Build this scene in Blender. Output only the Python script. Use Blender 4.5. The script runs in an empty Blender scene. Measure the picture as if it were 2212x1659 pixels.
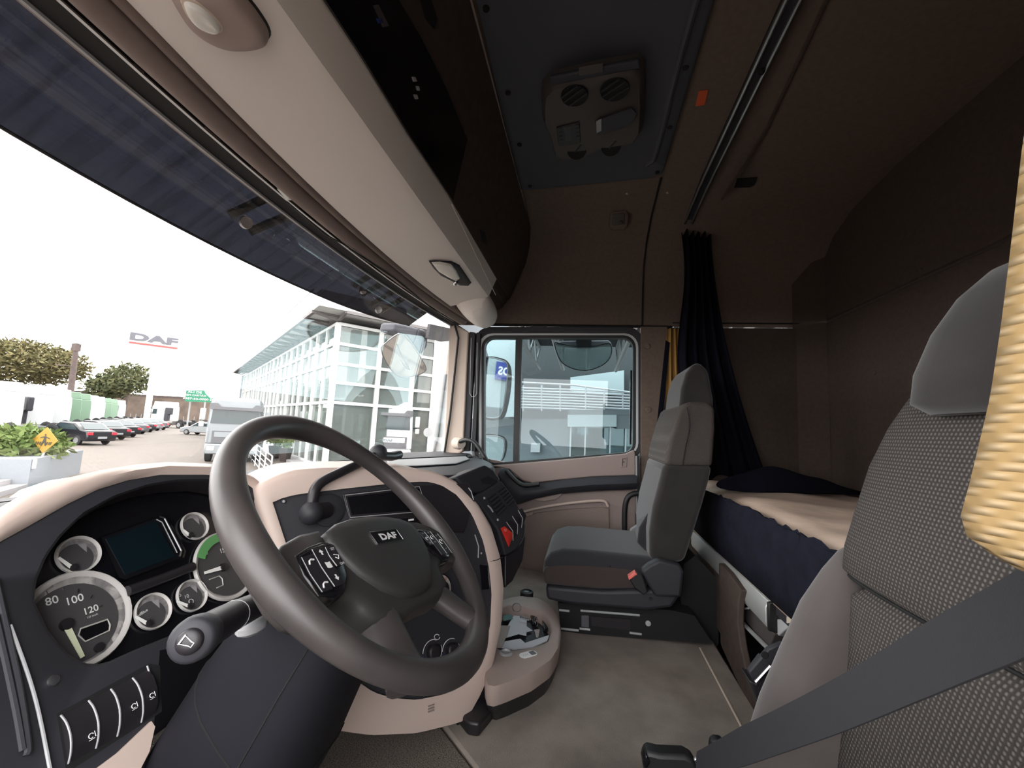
import bpy, bmesh, math, random
from mathutils import Vector as V, Matrix
random.seed(7)
S = bpy.context.scene
COL = S.collection
# ---------------------------------------------------------------- camera
# cab frame: X to the passenger side, Y to the front of the truck, Z up; carpeted middle floor at z = 0.5
F, CX, CY = 900.0, 1106.0, 829.5          # focal length and centre in photo pixels (2212 x 1659)
CAM = V((-1.15, 0.0, 1.15))
_vx = V((1265 - CX, 935 - CY, F)).normalized()
_vz = _vx.cross(V((1, .052, 0))).normalized()
if _vz.y > 0: _vz = -_vz
_vy = _vz.cross(_vx)
def c2w(v): return V((_vx.dot(v), _vy.dot(v), _vz.dot(v)))
RIGHT, UP, FWD = c2w(V((1, 0, 0))), c2w(V((0, -1, 0))), c2w(V((0, 0, 1)))
cd = bpy.data.cameras.new('camera')
cam = bpy.data.objects.new('camera', cd); COL.objects.link(cam)
cd.sensor_fit = 'HORIZONTAL'; cd.sensor_width = 36; cd.lens = 36 * F / 2212; cd.clip_start = .01; cd.clip_end = 600
cam.matrix_world = Matrix(((RIGHT.x, UP.x, -FWD.x, CAM.x), (RIGHT.y, UP.y, -FWD.y, CAM.y), (RIGHT.z, UP.z, -FWD.z, CAM.z), (0, 0, 0, 1)))
S.camera = cam
# ---------------------------------------------------------------- sky, exposure
w = bpy.data.worlds.new('overcast_sky'); S.world = w; w.use_nodes = True
bg = w.node_tree.nodes['Background']; bg.inputs[0].default_value = (1.0, .985, .985, 1); bg.inputs[1].default_value = 8.0
S.view_settings.view_transform = 'Standard'; S.view_settings.look = 'None'
S.view_settings.gamma = 1; S.view_settings.use_curve_mapping = False
S.view_settings.exposure = 0.0
S.cycles.max_bounces = 10; S.cycles.transparent_max_bounces = 24; S.cycles.diffuse_bounces = 6
S.cycles.sample_clamp_indirect = 6
# ---------------------------------------------------------------- pixel rays
def ray(px, py): return c2w(V((px - CX, py - CY, F)))
def PX(px, py, x): d = ray(px, py); return CAM + d * ((x - CAM.x) / d.x)
def PY(px, py, y): d = ray(px, py); return CAM + d * ((y - CAM.y) / d.y)
def PZ(px, py, z): d = ray(px, py); return CAM + d * ((z - CAM.z) / d.z)
def PP(px, py, p0, n): d = ray(px, py); return CAM + d * ((V(p0) - CAM).dot(n) / d.dot(n))
# ---------------------------------------------------------------- materials
def lin(h):
    h = h.lstrip('#'); r = []
    for i in (0, 2, 4):
        c = int(h[i:i+2], 16) / 255; r.append(c / 12.92 if c <= .04045 else ((c + .055) / 1.055) ** 2.4)
    return tuple(r)
MATS = {}
def mat(name, col, rough=.5, metal=0, spec=.5, noise=None, bump=None, kind='noise', col2=None, coat=0, sheen=0, emit=0, coord='Object'):
    """noise=(scale, amount) mottles the colour; bump=(scale, strength, distance)"""
    m = bpy.data.materials.new(name); m.use_nodes = True; nt = m.node_tree; N = nt.nodes; L = nt.links
    p = N['Principled BSDF']
    c = lin(col) if isinstance(col, str) else col
    p.inputs['Base Color'].default_value = (*c, 1); p.inputs['Roughness'].default_value = rough
    p.inputs['Metallic'].default_value = metal; p.inputs['Specular IOR Level'].default_value = spec
    p.inputs['Coat Weight'].default_value = coat; p.inputs['Sheen Weight'].default_value = sheen
    if emit: p.inputs['Emission Color'].default_value = (*c, 1); p.inputs['Emission Strength'].default_value = emit
    tc = N.new('ShaderNodeTexCoord')
    if noise:
        t = N.new('ShaderNodeTexNoise'); t.inputs['Scale'].default_value = noise[0]; t.inputs['Detail'].default_value = 4
        L.new(tc.outputs[coord], t.inputs['Vector'])
        mx = N.new('ShaderNodeMix'); mx.data_type = 'RGBA'; mx.inputs[6].default_value = (*c, 1)
        c2 = lin(col2) if isinstance(col2, str) else (col2 if col2 else tuple(x * (1 - noise[1]) for x in c))
        mx.inputs[7].default_value = (*c2, 1)
        mr = N.new('ShaderNodeMapRange'); mr.inputs[1].default_value = .35; mr.inputs[2].default_value = .65
        L.new(t.outputs[0], mr.inputs[0]); L.new(mr.outputs[0], mx.inputs[0]); L.new(mx.outputs[2], p.inputs['Base Color'])
    if bump:
        t = N.new('ShaderNodeTexNoise') if kind == 'noise' else N.new('ShaderNodeTexVoronoi')
        t.inputs['Scale'].default_value = bump[0]
        L.new(tc.outputs[coord], t.inputs['Vector'])
        b = N.new('ShaderNodeBump'); b.inputs['Strength'].default_value = bump[1]; b.inputs['Distance'].default_value = bump[2] if len(bump) > 2 else .002
        L.new(t.outputs[0], b.inputs['Height']); L.new(b.outputs[0], p.inputs['Normal'])
    MATS[name] = m; return m
def weave(name, base, dot, su, sv, rough=.9, strength=.6, axes=(0, 2), row=.25, tw=0.0):
    """knitted cloth: rows of small light stitches; u and v are object axes"""
    m = mat(name, base, rough, spec=.2); nt = m.node_tree; N = nt.nodes; L = nt.links; p = N['Principled BSDF']
    tc = N.new('ShaderNodeTexCoord'); sp = N.new('ShaderNodeSeparateXYZ'); L.new(tc.outputs['Object'], sp.inputs[0])
    def M(op, a, b=None):
        n = N.new('ShaderNodeMath'); n.operation = op
        for i, x in enumerate((a, b)):
            if x is None: continue
            if isinstance(x, (int, float)): n.inputs[i].default_value = x
            else: L.new(x, n.inputs[i])
        return n.outputs[0]
    u = M('MULTIPLY', sp.outputs[axes[0]], su); v = M('MULTIPLY', sp.outputs[axes[1]], sv)
    if tw: u = M('ADD', u, M('MULTIPLY', v, tw))
    su_ = M('SINE', M('ADD', u, M('MULTIPLY', M('FLOOR', M('DIVIDE', v, math.pi)), 1.7))); sv_ = M('ABSOLUTE', M('SINE', v))
    h = M('MULTIPLY', M('ADD', M('MULTIPLY', su_, .5), .5), sv_)
    mr = N.new('ShaderNodeMapRange'); mr.inputs[1].default_value = row; mr.inputs[2].default_value = .9; L.new(h, mr.inputs[0])
    mx = N.new('ShaderNodeMix'); mx.data_type = 'RGBA'
    mx.inputs[6].default_value = (*(lin(base) if isinstance(base, str) else base), 1); mx.inputs[7].default_value = (*(lin(dot) if isinstance(dot, str) else dot), 1)
    L.new(mr.outputs[0], mx.inputs[0]); L.new(mx.outputs[2], p.inputs['Base Color'])
    b = N.new('ShaderNodeBump'); b.inputs['Strength'].default_value = strength; b.inputs['Distance'].default_value = .0015
    L.new(h, b.inputs['Height']); L.new(b.outputs[0], p.inputs['Normal'])
    return m
def glass(name, tint, gloss=1.0, rough=0.0, body=None, bodyfac=0, streak=None):
    """clear sheet: tinted transparency plus Fresnel mirror, optional dusty body"""
    m = bpy.data.materials.new(name); m.use_nodes = True; nt = m.node_tree; N = nt.nodes; L = nt.links
    N.remove(N['Principled BSDF']); out = N['Material Output']
    t = N.new('ShaderNodeBsdfTransparent'); t.inputs[0].default_value = (*tint, 1)
    g = N.new('ShaderNodeBsdfGlossy'); g.inputs['Roughness'].default_value = rough
    lw = N.new('ShaderNodeLayerWeight'); lw.inputs[0].default_value = .5
    pw = N.new('ShaderNodeMath'); pw.operation = 'POWER'; pw.inputs[1].default_value = 5; L.new(lw.outputs['Facing'], pw.inputs[0])
    fr = N.new('ShaderNodeMath'); fr.operation = 'MULTIPLY_ADD'; fr.inputs[1].default_value = .93; fr.inputs[2].default_value = .055; L.new(pw.outputs[0], fr.inputs[0])
    k = N.new('ShaderNodeMath'); k.operation = 'MULTIPLY'; k.inputs[1].default_value = gloss; k.use_clamp = True; L.new(fr.outputs[0], k.inputs[0])
    a = t.outputs[0]
    if body:
        d = N.new('ShaderNodeBsdfDiffuse'); d.inputs[0].default_value = (*body, 1)
        mm = N.new('ShaderNodeMixShader'); mm.inputs[0].default_value = bodyfac
        if streak:
            tc = N.new('ShaderNodeTexCoord'); mp = N.new('ShaderNodeMapping'); mp.inputs['Scale'].default_value = streak
            tx = N.new('ShaderNodeTexNoise'); tx.inputs['Scale'].default_value = 1; tx.inputs['Detail'].default_value = 6
            mr = N.new('ShaderNodeMapRange'); mr.inputs[1].default_value = .45; mr.inputs[2].default_value = .8; mr.inputs[3].default_value = bodyfac * .6; mr.inputs[4].default_value = min(1, bodyfac * 1.6)
            L.new(tc.outputs['Object'], mp.inputs[0]); L.new(mp.outputs[0], tx.inputs['Vector']); L.new(tx.outputs[0], mr.inputs[0]); L.new(mr.outputs[0], mm.inputs[0])
        L.new(a, mm.inputs[1]); L.new(d.outputs[0], mm.inputs[2]); a = mm.outputs[0]
    mx = N.new('ShaderNodeMixShader'); L.new(k.outputs[0], mx.inputs[0]); L.new(a, mx.inputs[1]); L.new(g.outputs[0], mx.inputs[2])
    L.new(mx.outputs[0], out.inputs[0]); MATS[name] = m; return m
# ---------------------------------------------------------------- mesh builder
_txt = {}
def text2d(s, bold=0.0):
    key = (s, bold)
    if key not in _txt:
        c = bpy.data.curves.new('t', 'FONT'); c.body = s; c.size = 1; c.offset = bold; c.resolution_u = 3
        o = bpy.data.objects.new('t', c); COL.objects.link(o); bpy.context.view_layer.update()
        me = o.evaluated_get(bpy.context.evaluated_depsgraph_get()).to_mesh()
        vs = [v.co.copy() for v in me.vertices]; fs = [list(p.vertices) for p in me.polygons]
        o.to_mesh_clear(); bpy.data.objects.remove(o); bpy.data.curves.remove(c)
        x0 = min(v.x for v in vs); x1 = max(v.x for v in vs); y0 = min(v.y for v in vs); y1 = max(v.y for v in vs)
        _txt[key] = ([((v.x - (x0+x1)/2), (v.y - (y0+y1)/2)) for v in vs], fs, x1 - x0, y1 - y0)
    return _txt[key]
class B:
    def __init__(s): s.v = []; s.f = []
    def add(s, vs, fs):
        o = len(s.v); s.v += [V(p) for p in vs]; s.f += [[i + o for i in f] for f in fs]; return s
    def box(s, c, d, R=None):
        c = V(c); h = V(d) / 2; vs = []
        for x in (-1, 1):
            for y in (-1, 1):
                for z in (-1, 1):
                    p = V((x*h.x, y*h.y, z*h.z)); vs.append(c + (R @ p if R else p))
        return s.add(vs, [(0, 1, 3, 2), (4, 6, 7, 5), (0, 4, 5, 1), (2, 3, 7, 6), (0, 2, 6, 4), (1, 5, 7, 3)])
    def b2(s, a, b):
        a = V(a); b = V(b); return s.box((a + b) / 2, (abs(a.x-b.x), abs(a.y-b.y), abs(a.z-b.z)))
    def prism(s, poly, vec):
        n = len(poly); vec = V(vec); a = [V(p) for p in poly]
        return s.add(a + [p + vec for p in a], [list(range(n))[::-1], list(range(n, 2*n))] + [(i, (i+1) % n, n + (i+1) % n, n + i) for i in range(n)])
    def poly(s, poly): return s.add(poly, [list(range(len(poly)))])
    def loft(s, rings, closed=True, caps=True):
        n = len(rings[0]); vs = [p for r in rings for p in r]; fs = []
        m = n if closed else n - 1
        for k in range(len(rings) - 1):
            for i in range(m):
                j = (i + 1) % n; fs.append((k*n+i, k*n+j, (k+1)*n+j, (k+1)*n+i))
        if caps and closed: fs += [list(range(n))[::-1], [(len(rings)-1)*n + i for i in range(n)]]
        return s.add(vs, fs)
    def tube(s, path, r, n=10, closed=False, flat=None):
        P = [V(p) for p in path]; m = len(P); R = r if isinstance(r, (list, tuple)) else [r]*m
        rings = []; prev = None
        for i in range(m):
            if closed: t = P[(i+1) % m] - P[i-1]
            else: t = P[min(i+1, m-1)] - P[max(i-1, 0)]
            t.normalize()
            if prev is None:
                a = V((0, 0, 1)) if abs(t.z) < .9 else V((1, 0, 0)); u = t.cross(a).normalized()
            else: u = (prev - t * prev.dot(t)).normalized()
            prev = u; w_ = t.cross(u)
            rings.append([P[i] + (u*math.cos(2*math.pi*k/n) + w_*math.sin(2*math.pi*k/n)*(flat or 1)) * R[i] for k in range(n)])
        if closed: rings.append(rings[0]); return s.loft(rings, True, False)
        return s.loft(rings)
    def lathe(s, prof, o, ax, n=24):
        o = V(o); ax = V(ax).normalized(); a = V((0, 0, 1)) if abs(ax.z) < .9 else V((1, 0, 0)); u = ax.cross(a).normalized(); w_ = ax.cross(u)
        return s.loft([[o + ax*h + (u*math.cos(2*math.pi*k/n) + w_*math.sin(2*math.pi*k/n))*max(r, 1e-5) for k in range(n)] for r, h in prof])
    def ball(s, c, r, sc=(1, 1, 1), n=16):
        c = V(c); m = n // 2
        return s.loft([[c + V((sc[0]*r*math.sin(math.pi*j/m)*math.cos(2*math.pi*k/n), sc[1]*r*math.sin(math.pi*j/m)*math.sin(2*math.pi*k/n), sc[2]*r*math.cos(math.pi*j/m))) for k in range(n)] for j in [.02] + list(range(1, m)) + [m-.02]])
    def text(s, t, o, u, v, h, bold=0.0, wide=1.0, al='c', width=None, shear=0):
        vs, fs, W, H = text2d(t, bold); o = V(o); u = V(u); v = V(v); k = h / H; kx = k * wide
        if width: kx = width / W
        dx = 0 if al == 'c' else (W/2 if al == 'l' else -W/2)
        return s.add([o + u*((x + dx + shear*y)*kx) + v*(y*k) for x, y in vs], fs)
    def face(s, poly): return s.poly(poly)
def rrect(w_, h, r, n=5):
    r = min(r, w_/2 - 1e-5, h/2 - 1e-5); out = []
    for cx, cy, a0 in ((w_/2-r, h/2-r, 0), (-w_/2+r, h/2-r, 90), (-w_/2+r, -h/2+r, 180), (w_/2-r, -h/2+r, 270)):
        for k in range(n + 1):
            a = math.radians(a0 + 90*k/n); out.append((cx + r*math.cos(a), cy + r*math.sin(a)))
    return out
def circ(r, n=28, a0=0, a1=360, r2=None):
    full = abs(a1 - a0) >= 360
    m = n if full else n + 1
    return [(r*math.cos(math.radians(a0 + (a1-a0)*k/n)), (r2 or r)*math.sin(math.radians(a0 + (a1-a0)*k/n))) for k in range(m)]
def on(o, u, v, pts, off=0):
    o = V(o); u = V(u); v = V(v); n = u.cross(v); return [o + u*x + v*y + n*off for x, y in pts]
def smooth_path(pts, k=6, closed=False):
    P = [V(p) for p in pts]; n = len(P); out = []
    rng = n if closed else n - 1
    for i in range(rng):
        p0 = P[(i-1) % n] if closed or i > 0 else P[0]*2 - P[1]
        p1 = P[i]; p2 = P[(i+1) % n]; p3 = P[(i+2) % n] if closed or i+2 < n else P[n-1]*2 - P[n-2]
        for j in range(k):
            t = j / k; out.append(.5*((2*p1) + (p2-p0)*t + (2*p0-5*p1+4*p2-p3)*t*t + (3*p1-p0-3*p2+p3)*t**3))
    if not closed: out.append(P[-1].copy())
    return out
# ---------------------------------------------------------------- objects
ORG = {}
def org(o):
    return ORG.get(o.name, V((0, 0, 0)))
def mk(name, b, m, parent=None, sm=40, bev=0, bs=2, sub=0, base=None, label=None, cat=None, group=None, kind=None, dbl=0, solid=0):
    me = bpy.data.meshes.new(name)
    if parent is not None: O = org(parent)
    elif base is not None: O = V(base)
    else:
        xs = [p.x for p in b.v]; ys = [p.y for p in b.v]; zs = [p.z for p in b.v]
        O = V(((min(xs)+max(xs))/2, (min(ys)+max(ys))/2, min(zs)))
    me.from_pydata([tuple(p - O) for p in b.v], [], b.f)
    bm = bmesh.new(); bm.from_mesh(me)
    if dbl: bmesh.ops.remove_doubles(bm, verts=bm.verts, dist=dbl)
    bmesh.ops.recalc_face_normals(bm, faces=bm.faces); bm.to_mesh(me); bm.free()
    if sm: me.shade_smooth(); me.set_sharp_from_angle(angle=math.radians(sm))
    me.materials.append(MATS[m] if isinstance(m, str) else m)
    o = bpy.data.objects.new(name, me); COL.objects.link(o)
    if parent is not None: o.parent = parent
    else: o.location = O
    ORG[o.name] = O
    if solid: x = o.modifiers.new('thick', 'SOLIDIFY'); x.thickness = solid; x.offset = 0
    if bev: x = o.modifiers.new('bevel', 'BEVEL'); x.width = bev; x.segments = bs; x.limit_method = 'ANGLE'; x.angle_limit = math.radians(35)
    if sub: x = o.modifiers.new('sub', 'SUBSURF'); x.levels = sub; x.render_levels = sub
    tag(o, label, cat, group, kind); return o
def tag(o, label=None, cat=None, group=None, kind=None):
    if label: o['label'] = label
    if cat: o['category'] = cat
    if group: o['group'] = group
    if kind: o['kind'] = kind
    return o
def thing(name, label, cat, loc=(0, 0, 0), group=None, kind=None):
    o = bpy.data.objects.new(name, None); COL.objects.link(o); o.location = loc; o.empty_display_size = .05
    ORG[o.name] = V(loc); return tag(o, label, cat, group, kind)
def copy_tree(o, parent=None, delta=None):
    c = o.copy(); COL.objects.link(c); ORG[c.name] = org(o).copy()
    if parent is not None: c.parent = parent
    if delta is not None: c.location = o.location + V(delta); ORG[c.name] += V(delta)
    for ch in list(o.children): copy_tree(ch, c)
    return c
# ---------------------------------------------------------------- palette
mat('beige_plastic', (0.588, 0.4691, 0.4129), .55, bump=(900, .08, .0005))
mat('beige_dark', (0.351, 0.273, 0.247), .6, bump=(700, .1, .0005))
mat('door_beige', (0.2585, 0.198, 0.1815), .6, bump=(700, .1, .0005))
mat('black_plastic', (.016, .014, .017), .42, bump=(800, .06, .0004))
mat('black_soft', (.022, .022, .028), .6, bump=(900, .1, .0005))
mat('gloss_black', (.006, .006, .008), .16)
mat('slate_plastic', (0.0175, 0.018, 0.023), .6, bump=(900, .12, .0004))
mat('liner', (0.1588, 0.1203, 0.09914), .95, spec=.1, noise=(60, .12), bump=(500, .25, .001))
mat('liner_dark', (0.0805, 0.0616, 0.0532), .95, spec=.1, noise=(40, .15), bump=(500, .25, .001))
mat('shelf_grey', (.82, .76, .71), .7, bump=(600, .12, .0006))
mat('band_brown', (.21, .16, .14), .65, noise=(8, .15))
mat('pillar', (0.6048, 0.504, 0.4284), .7, bump=(600, .1, .0005))
mat('hatch_grey', (0.0625, 0.065, 0.0775), .7, bump=(500, .12, .0006))
mat('hatch_dark', (0.0425, 0.045, 0.055), .7)
mat('vent_case', (0.0715, 0.0616, 0.0594), .6)
mat('shroud_slate', (.0085, .0088, .0125), .75, spec=.2, bump=(900, .12, .0004))
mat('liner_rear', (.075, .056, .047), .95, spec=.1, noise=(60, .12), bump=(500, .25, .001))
mat('black_rubber', (.008, .008, .009), .55)
mat('void', (.004, .004, .005), .8)
mat('leather', (.036, .031, .032), .42, spec=.55, noise=(9, .35), col2=(.056, .048, .046), bump=(700, .12, .0006))
mat('hub_plastic', (.030, .028, .028), .5, bump=(650, .16, .0006), kind='voronoi')
mat('white_print', (.75, .75, .75), .5)
mat('dim_print', (.35, .35, .36), .5)
mat('chrome', (.75, .75, .76), .18, metal=1)
mat('steel', (.45, .45, .46), .35, metal=1)
mat('alu', (.62, .64, .63), .45, metal=.6)
mat('gauge_dark', (.055, .053, .055), .6)
mat('gauge_ring', (.50, .48, .46), .45)
mat('gauge_light', (.30, .28, .29), .5)
mat('needle', (.82, .86, .62), .5)
mat('needle_white', (.85, .85, .82), .5)
mat('gauge_green', (.10, .30, .10), .5)
mat('screen_dark', (.004, .010, .014), .12)
mat('red_plastic', (.65, .035, .025), .35)
mat('red_pale', (.75, .16, .13), .4)
mat('orange_sticker', (.62, .10, .03), .6)
mat('carpet', (0.3094, 0.2662, 0.2344), 1, spec=.05, noise=(9, .25), bump=(420, .5, .002))
mat('loop_carpet', (0.231, 0.2035, 0.176), 1, spec=.05, noise=(330, .55), bump=(330, .9, .003))
mat('suede', (0.03174, 0.02728, 0.02778), .95, spec=.15, sheen=.3, noise=(14, .2), bump=(600, .2, .0006))
mat('suede_warm', (0.09758, 0.0833, 0.08092), .95, spec=.15, sheen=.3, noise=(12, .15), bump=(600, .2, .0006))
mat('seat_dark', (.030, .029, .033), .95, spec=.15, sheen=.2, bump=(500, .2, .0006))
mat('seat_side', (.050, .038, .036), .95, spec=.15, sheen=.2, bump=(500, .2, .0006))
weave('knit', (.046, .041, .039), (.145, .132, .122), 1000, 600, axes=(0, 2))
weave('knit_small', (.060, .051, .047), (.105, .092, .083), 1300, 800, axes=(1, 2))
weave('pocket_mesh', (.25, .195, .17), (.285, .225, .198), 500, 620, axes=(1, 2), strength=.4)
weave('curtain_cloth', (.29, .195, .088), (.36, .27, .16), 430, 820, axes=(0, 2), strength=.8, row=.1, tw=.2)
mat('gold_cloth', (0.3528, 0.2016, 0.063), .9, spec=.1, bump=(600, .3, .001))
mat('black_cloth', (.006, .006, .011), .95, spec=.08, bump=(300, .3, .001))
mat('navy_cloth', (.013, .014, .024), .95, spec=.1, noise=(20, .3), bump=(260, .35, .0015))
mat('sheet', (0.7774, 0.598, 0.4784), .9, spec=.1, noise=(7, .12), bump=(14, .35, .012))
mat('belt', (.020, .020, .024), .7, bump=(900, .4, .0006))
mat('paper', (.62, .62, .66), .8)
mat('card', (.40, .33, .30), .7)
mat('card_green', (.06, .16, .15), .6)
mat('cream', (.62, .54, .44), .5)
mat('lamp_lens', (.78, .76, .70), .15, spec=.8)
mat('mirror', (.80, .82, .82), .02, metal=1)
glass('windscreen', (.96, .96, .95), 1.0)
glass('side_glass', (.72, .82, .84), .5)
glass('visor_tint', (.0055, .006, .009), .3, .12, body=(.012, .0125, .018), bodyfac=.5, streak=(30, 3, 1))
glass('mirror_clear', (.80, .88, .88), 1.2, body=(.30, .35, .35), bodyfac=.25)
# outside
mat('white_paint', (0.48, 0.492, 0.504), .35)
mat('white_wall', (0.516, 0.528, 0.528), .7)
mat('silver_paint', (0.225, 0.243, 0.2565), .3, metal=.2)
mat('car_black', (.012, .012, .015), .2)
mat('car_grey', (.10, .10, .11), .3)
mat('car_silver', (0.234, 0.2475, 0.2565), .3)
mat('window_dark', (.03, .045, .05), .08)
mat('tyre', (.012, .012, .013), .8)
mat('rim_metal', (.4, .4, .42), .35, metal=.8)
mat('truck_green', (0.135, 0.216, 0.1485), .45)
mat('tail_red', (.55, .03, .05), .3)
mat('plate', (0.315, 0.324, 0.3375), .5)
mat('tank', (0.171, 0.153, 0.144), .4, metal=.5)
mat('planter', (0.189, 0.2115, 0.234), .8)
mat('concrete', (0.279, 0.27, 0.279), .85, noise=(1.5, .1))
mat('bush', (0.072, 0.117, 0.027), .9, noise=(3, .4), col2=(.14, .18, .055))
mat('tree_leaf', (0.072, 0.0675, 0.0225), .9, noise=(.7, .5), col2=(.12, .10, .04))
mat('tree_leaf2', (0.0405, 0.054, 0.02025), .9, noise=(.7, .5), col2=(.10, .10, .04))
mat('trunk', (0.063, 0.045, 0.036), .9)
mat('pole_wood', (0.0855, 0.063, 0.0585), .9, noise=(2, .3))
mat('sign_yellow', (0.279, 0.162, 0.018), .6)
mat('sign_black', (.03, .03, .03), .6)
mat('sign_green', (0.00675, 0.1485, 0.0765), .5)
mat('logo_grey', (0.0765, 0.0765, 0.0945), .5)
mat('logo_red', (0.2475, 0.045, 0.0405), .5)
mat('yard_wall', (0.1485, 0.1125, 0.09), .9, noise=(.6, .35))
mat('mullion', (0.516, 0.528, 0.522), .4)
mat('eave', (0.135, 0.126, 0.126), .7)
mat('metal_grey', (.28, .29, .30), .5)
mat('canopy_dark', (0.027, 0.02925, 0.0315), .8)
mat('wall_bluegrey', (0.099, 0.1125, 0.1215), .8)
mat('wall_pale', (0.279, 0.315, 0.324), .7)
mat('shop_inside', (0.189, 0.2025, 0.1935), .9)
mat('sign_blue', (.02, .035, .20), .5)
mat('pot_brown', (0.045, 0.0315, 0.02925), .6)
glass('facade_glass', (.55, .63, .60), 1.0, body=(.20, .22, .21), bodyfac=.35)
glass('shop_glass', (.45, .6, .63), .8, body=(.08, .11, .12), bodyfac=.2)
# brick paved yard
m = mat('paving', (.50, .43, .38), .9); nt = m.node_tree
_tc = nt.nodes.new('ShaderNodeTexCoord'); _mp = nt.nodes.new('ShaderNodeMapping'); _mp.inputs['Rotation'].default_value = (0, 0, .5)
_br = nt.nodes.new('ShaderNodeTexBrick'); _br.inputs['Scale'].default_value = 1; _br.inputs['Brick Width'].default_value = .42; _br.inputs['Row Height'].default_value = .22
_br.inputs['Mortar Size'].default_value = .02; _br.inputs['Color1'].default_value = (.100, .084, .072, 1); _br.inputs['Color2'].default_value = (.122, .103, .088, 1); _br.inputs['Mortar'].default_value = (.062, .051, .044, 1)
nt.links.new(_tc.outputs['Object'], _mp.inputs[0]); nt.links.new(_mp.outputs[0], _br.inputs['Vector']); nt.links.new(_br.outputs[0], nt.nodes['Principled BSDF'].inputs['Base Color'])
# ================================================================ THE CAB SHELL
ST = 'structure'
def st(name, b, m, **k): return mk(name, b, m, kind=ST, **k)
# floor: smooth mat on the middle floor, loop carpet towards the pedals
fl = st('floor', B().b2((-1.29, -1.13, .05), (1.08, .99, .15)), 'carpet', base=(0, 0, .05))
mk('floor_mat', B().prism([V(p + (.15,)) for p in ((-.27, -.46), (1.04, -.46), (1.04, .62), (-.05, .62), (-.10, .34), (-.20, .235), (-.262, .17))], (0, 0, .305)), 'carpet', fl, bev=.006)
mk('loop_carpet', B().prism([V(p + (.15,)) for p in ((-.95, .17), (-.266, .17), (-.204, .237), (-.104, .342), (-.054, .62), (-.05, .9), (-.95, .9))], (0, 0, .303)), 'loop_carpet', fl, bev=.006)
mk('mat_seam', B().tube([PZ(1512, 1400, .4555), PZ(1570, 1510, .4555), PZ(1626, 1617, .4555), PZ(1640, 1659, .4555)], .003, 6), 'pillar', fl)
# right side, upper lining with its curve into the roof (profile in X,Z)
PR = [(1.055, 1.715), (1.05, 1.93), (1.02, 2.03), (.93, 2.115), (.78, 2.172), (.52, 2.2)]
def sweep(prof, y0, y1, t=.02):
    b = B(); cx = sum(p[0] for p in prof)/len(prof)
    sg = 1 if cx > 0 else -1
    r = [[V((x, y, z)) for x, z in prof] + [V((x + sg*t, y, z + t)) for x, z in prof[::-1]] for y in (y0, y1)]
    return b.loft(r)
st('wall_right', sweep(PR, -1.14, .76), 'liner', base=(1.05, 0, 1.715))
st('wall_left', sweep([(-x*1.2, z) for x, z in PR], -1.14, .76), 'liner', base=(-1.05, 0, 1.715))
st('ceiling', B().b2((-.64, -1.15, 2.2), (.53, .92, 2.222)), 'liner')
# rear wall: upper and lower panels with a shadow gap
wr = thing('wall_rear', None, None, (0, -1.12, .5), kind=ST)
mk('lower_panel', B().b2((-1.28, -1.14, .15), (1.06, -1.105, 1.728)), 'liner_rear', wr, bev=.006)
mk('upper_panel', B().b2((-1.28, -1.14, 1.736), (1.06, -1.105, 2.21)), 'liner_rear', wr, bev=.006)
mk('corner_panel', B().prism([(1.05, -1.104, .6), (1.05, -.98, .6), (1.0, -1.104, .6)], (0, 0, 1.6)), 'liner_rear', wr)
for q in ((2020, 790), (1988, 585), (1890, 805), (1830, 985)):
    p = PY(*q, -1.104); mk('liner_button', B().lathe([(.009, 0), (.007, .004), (.002, .005)], p, (0, 1, 0), 12), 'liner_dark', wr)
# right wall behind the door
wl = thing('trim_1', None, None, (1.05, -.7, .5), kind=ST)
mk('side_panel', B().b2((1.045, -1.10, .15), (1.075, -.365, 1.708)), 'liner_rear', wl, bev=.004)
mk('pillar_cover', B().prism([PX(*q, 1.04) for q in ((1384, 705), (1440, 705), (1452, 725), (1432, 820), (1420, 1000), (1410, 1110), (1392, 1180), (1384, 1000))], (.03, 0, 0)), 'liner', wl, bev=.004)
for q in ((1398, 748), (1400, 885)):
    mk('cover_button', B().lathe([(.016, 0), (.015, -.004), (.010, -.006), (.001, -.005)], PX(*q, 1.04), (1, 0, 0), 20), 'liner', wl)
# lining seams on the right side and roof
def seam(n, pts, r=.004):
    st(n, B().tube(pts, r, 6), 'void')
seam('trim_2', [V((1.052, -.272, 1.72)), V((1.048, -.272, 1.93)), V((1.018, -.27, 2.028)), V((.928, -.27, 2.113)), V((.78, -.27, 2.170)), V((.52, -.27, 2.198))], .0045)
seam('trim_3', [V((1.05, .6, 1.718)), V((1.05, -.42, 1.712))], .007)
seam('trim_4', [V((1.042, -.42, 1.732)), V((1.042, -1.10, 1.732))], .003)
# left side: rear pillar, unseen sill raised to cut light, and front quarter around the open driver's door
st('trim_5', B().b2((-1.29, -1.12, .05), (-1.26, -.22, 1.72)).b2((-1.29, -.22, .05), (-1.26, .95, .75)).b2((-1.29, .70, .75), (-1.26, .95, 1.72)), 'liner_dark')
# bulkhead under the windscreen and header over it
st('wall_front', B().b2((-1.29, .93, .05), (1.09, .96, .99)), 'black_soft')
def wy(x, z):                              # windscreen surface: bowed in plan, leaning slightly back
    return .86 - .085*x*x - (z - 1.0)*.06
def wrow(z, off=0, x0=-1.27, x1=1.06, n=16): return [V((x0 + (x1-x0)*i/n, wy(x0 + (x1-x0)*i/n, z) + off, z)) for i in range(n + 1)]
hb = B(); hb.loft([a + b[::-1] for a, b in ((wrow(1.72, .0), wrow(1.72, .05)), (wrow(2.2, .03), wrow(2.2, .08)))])
st('trim_6', hb, 'band_brown')
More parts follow.
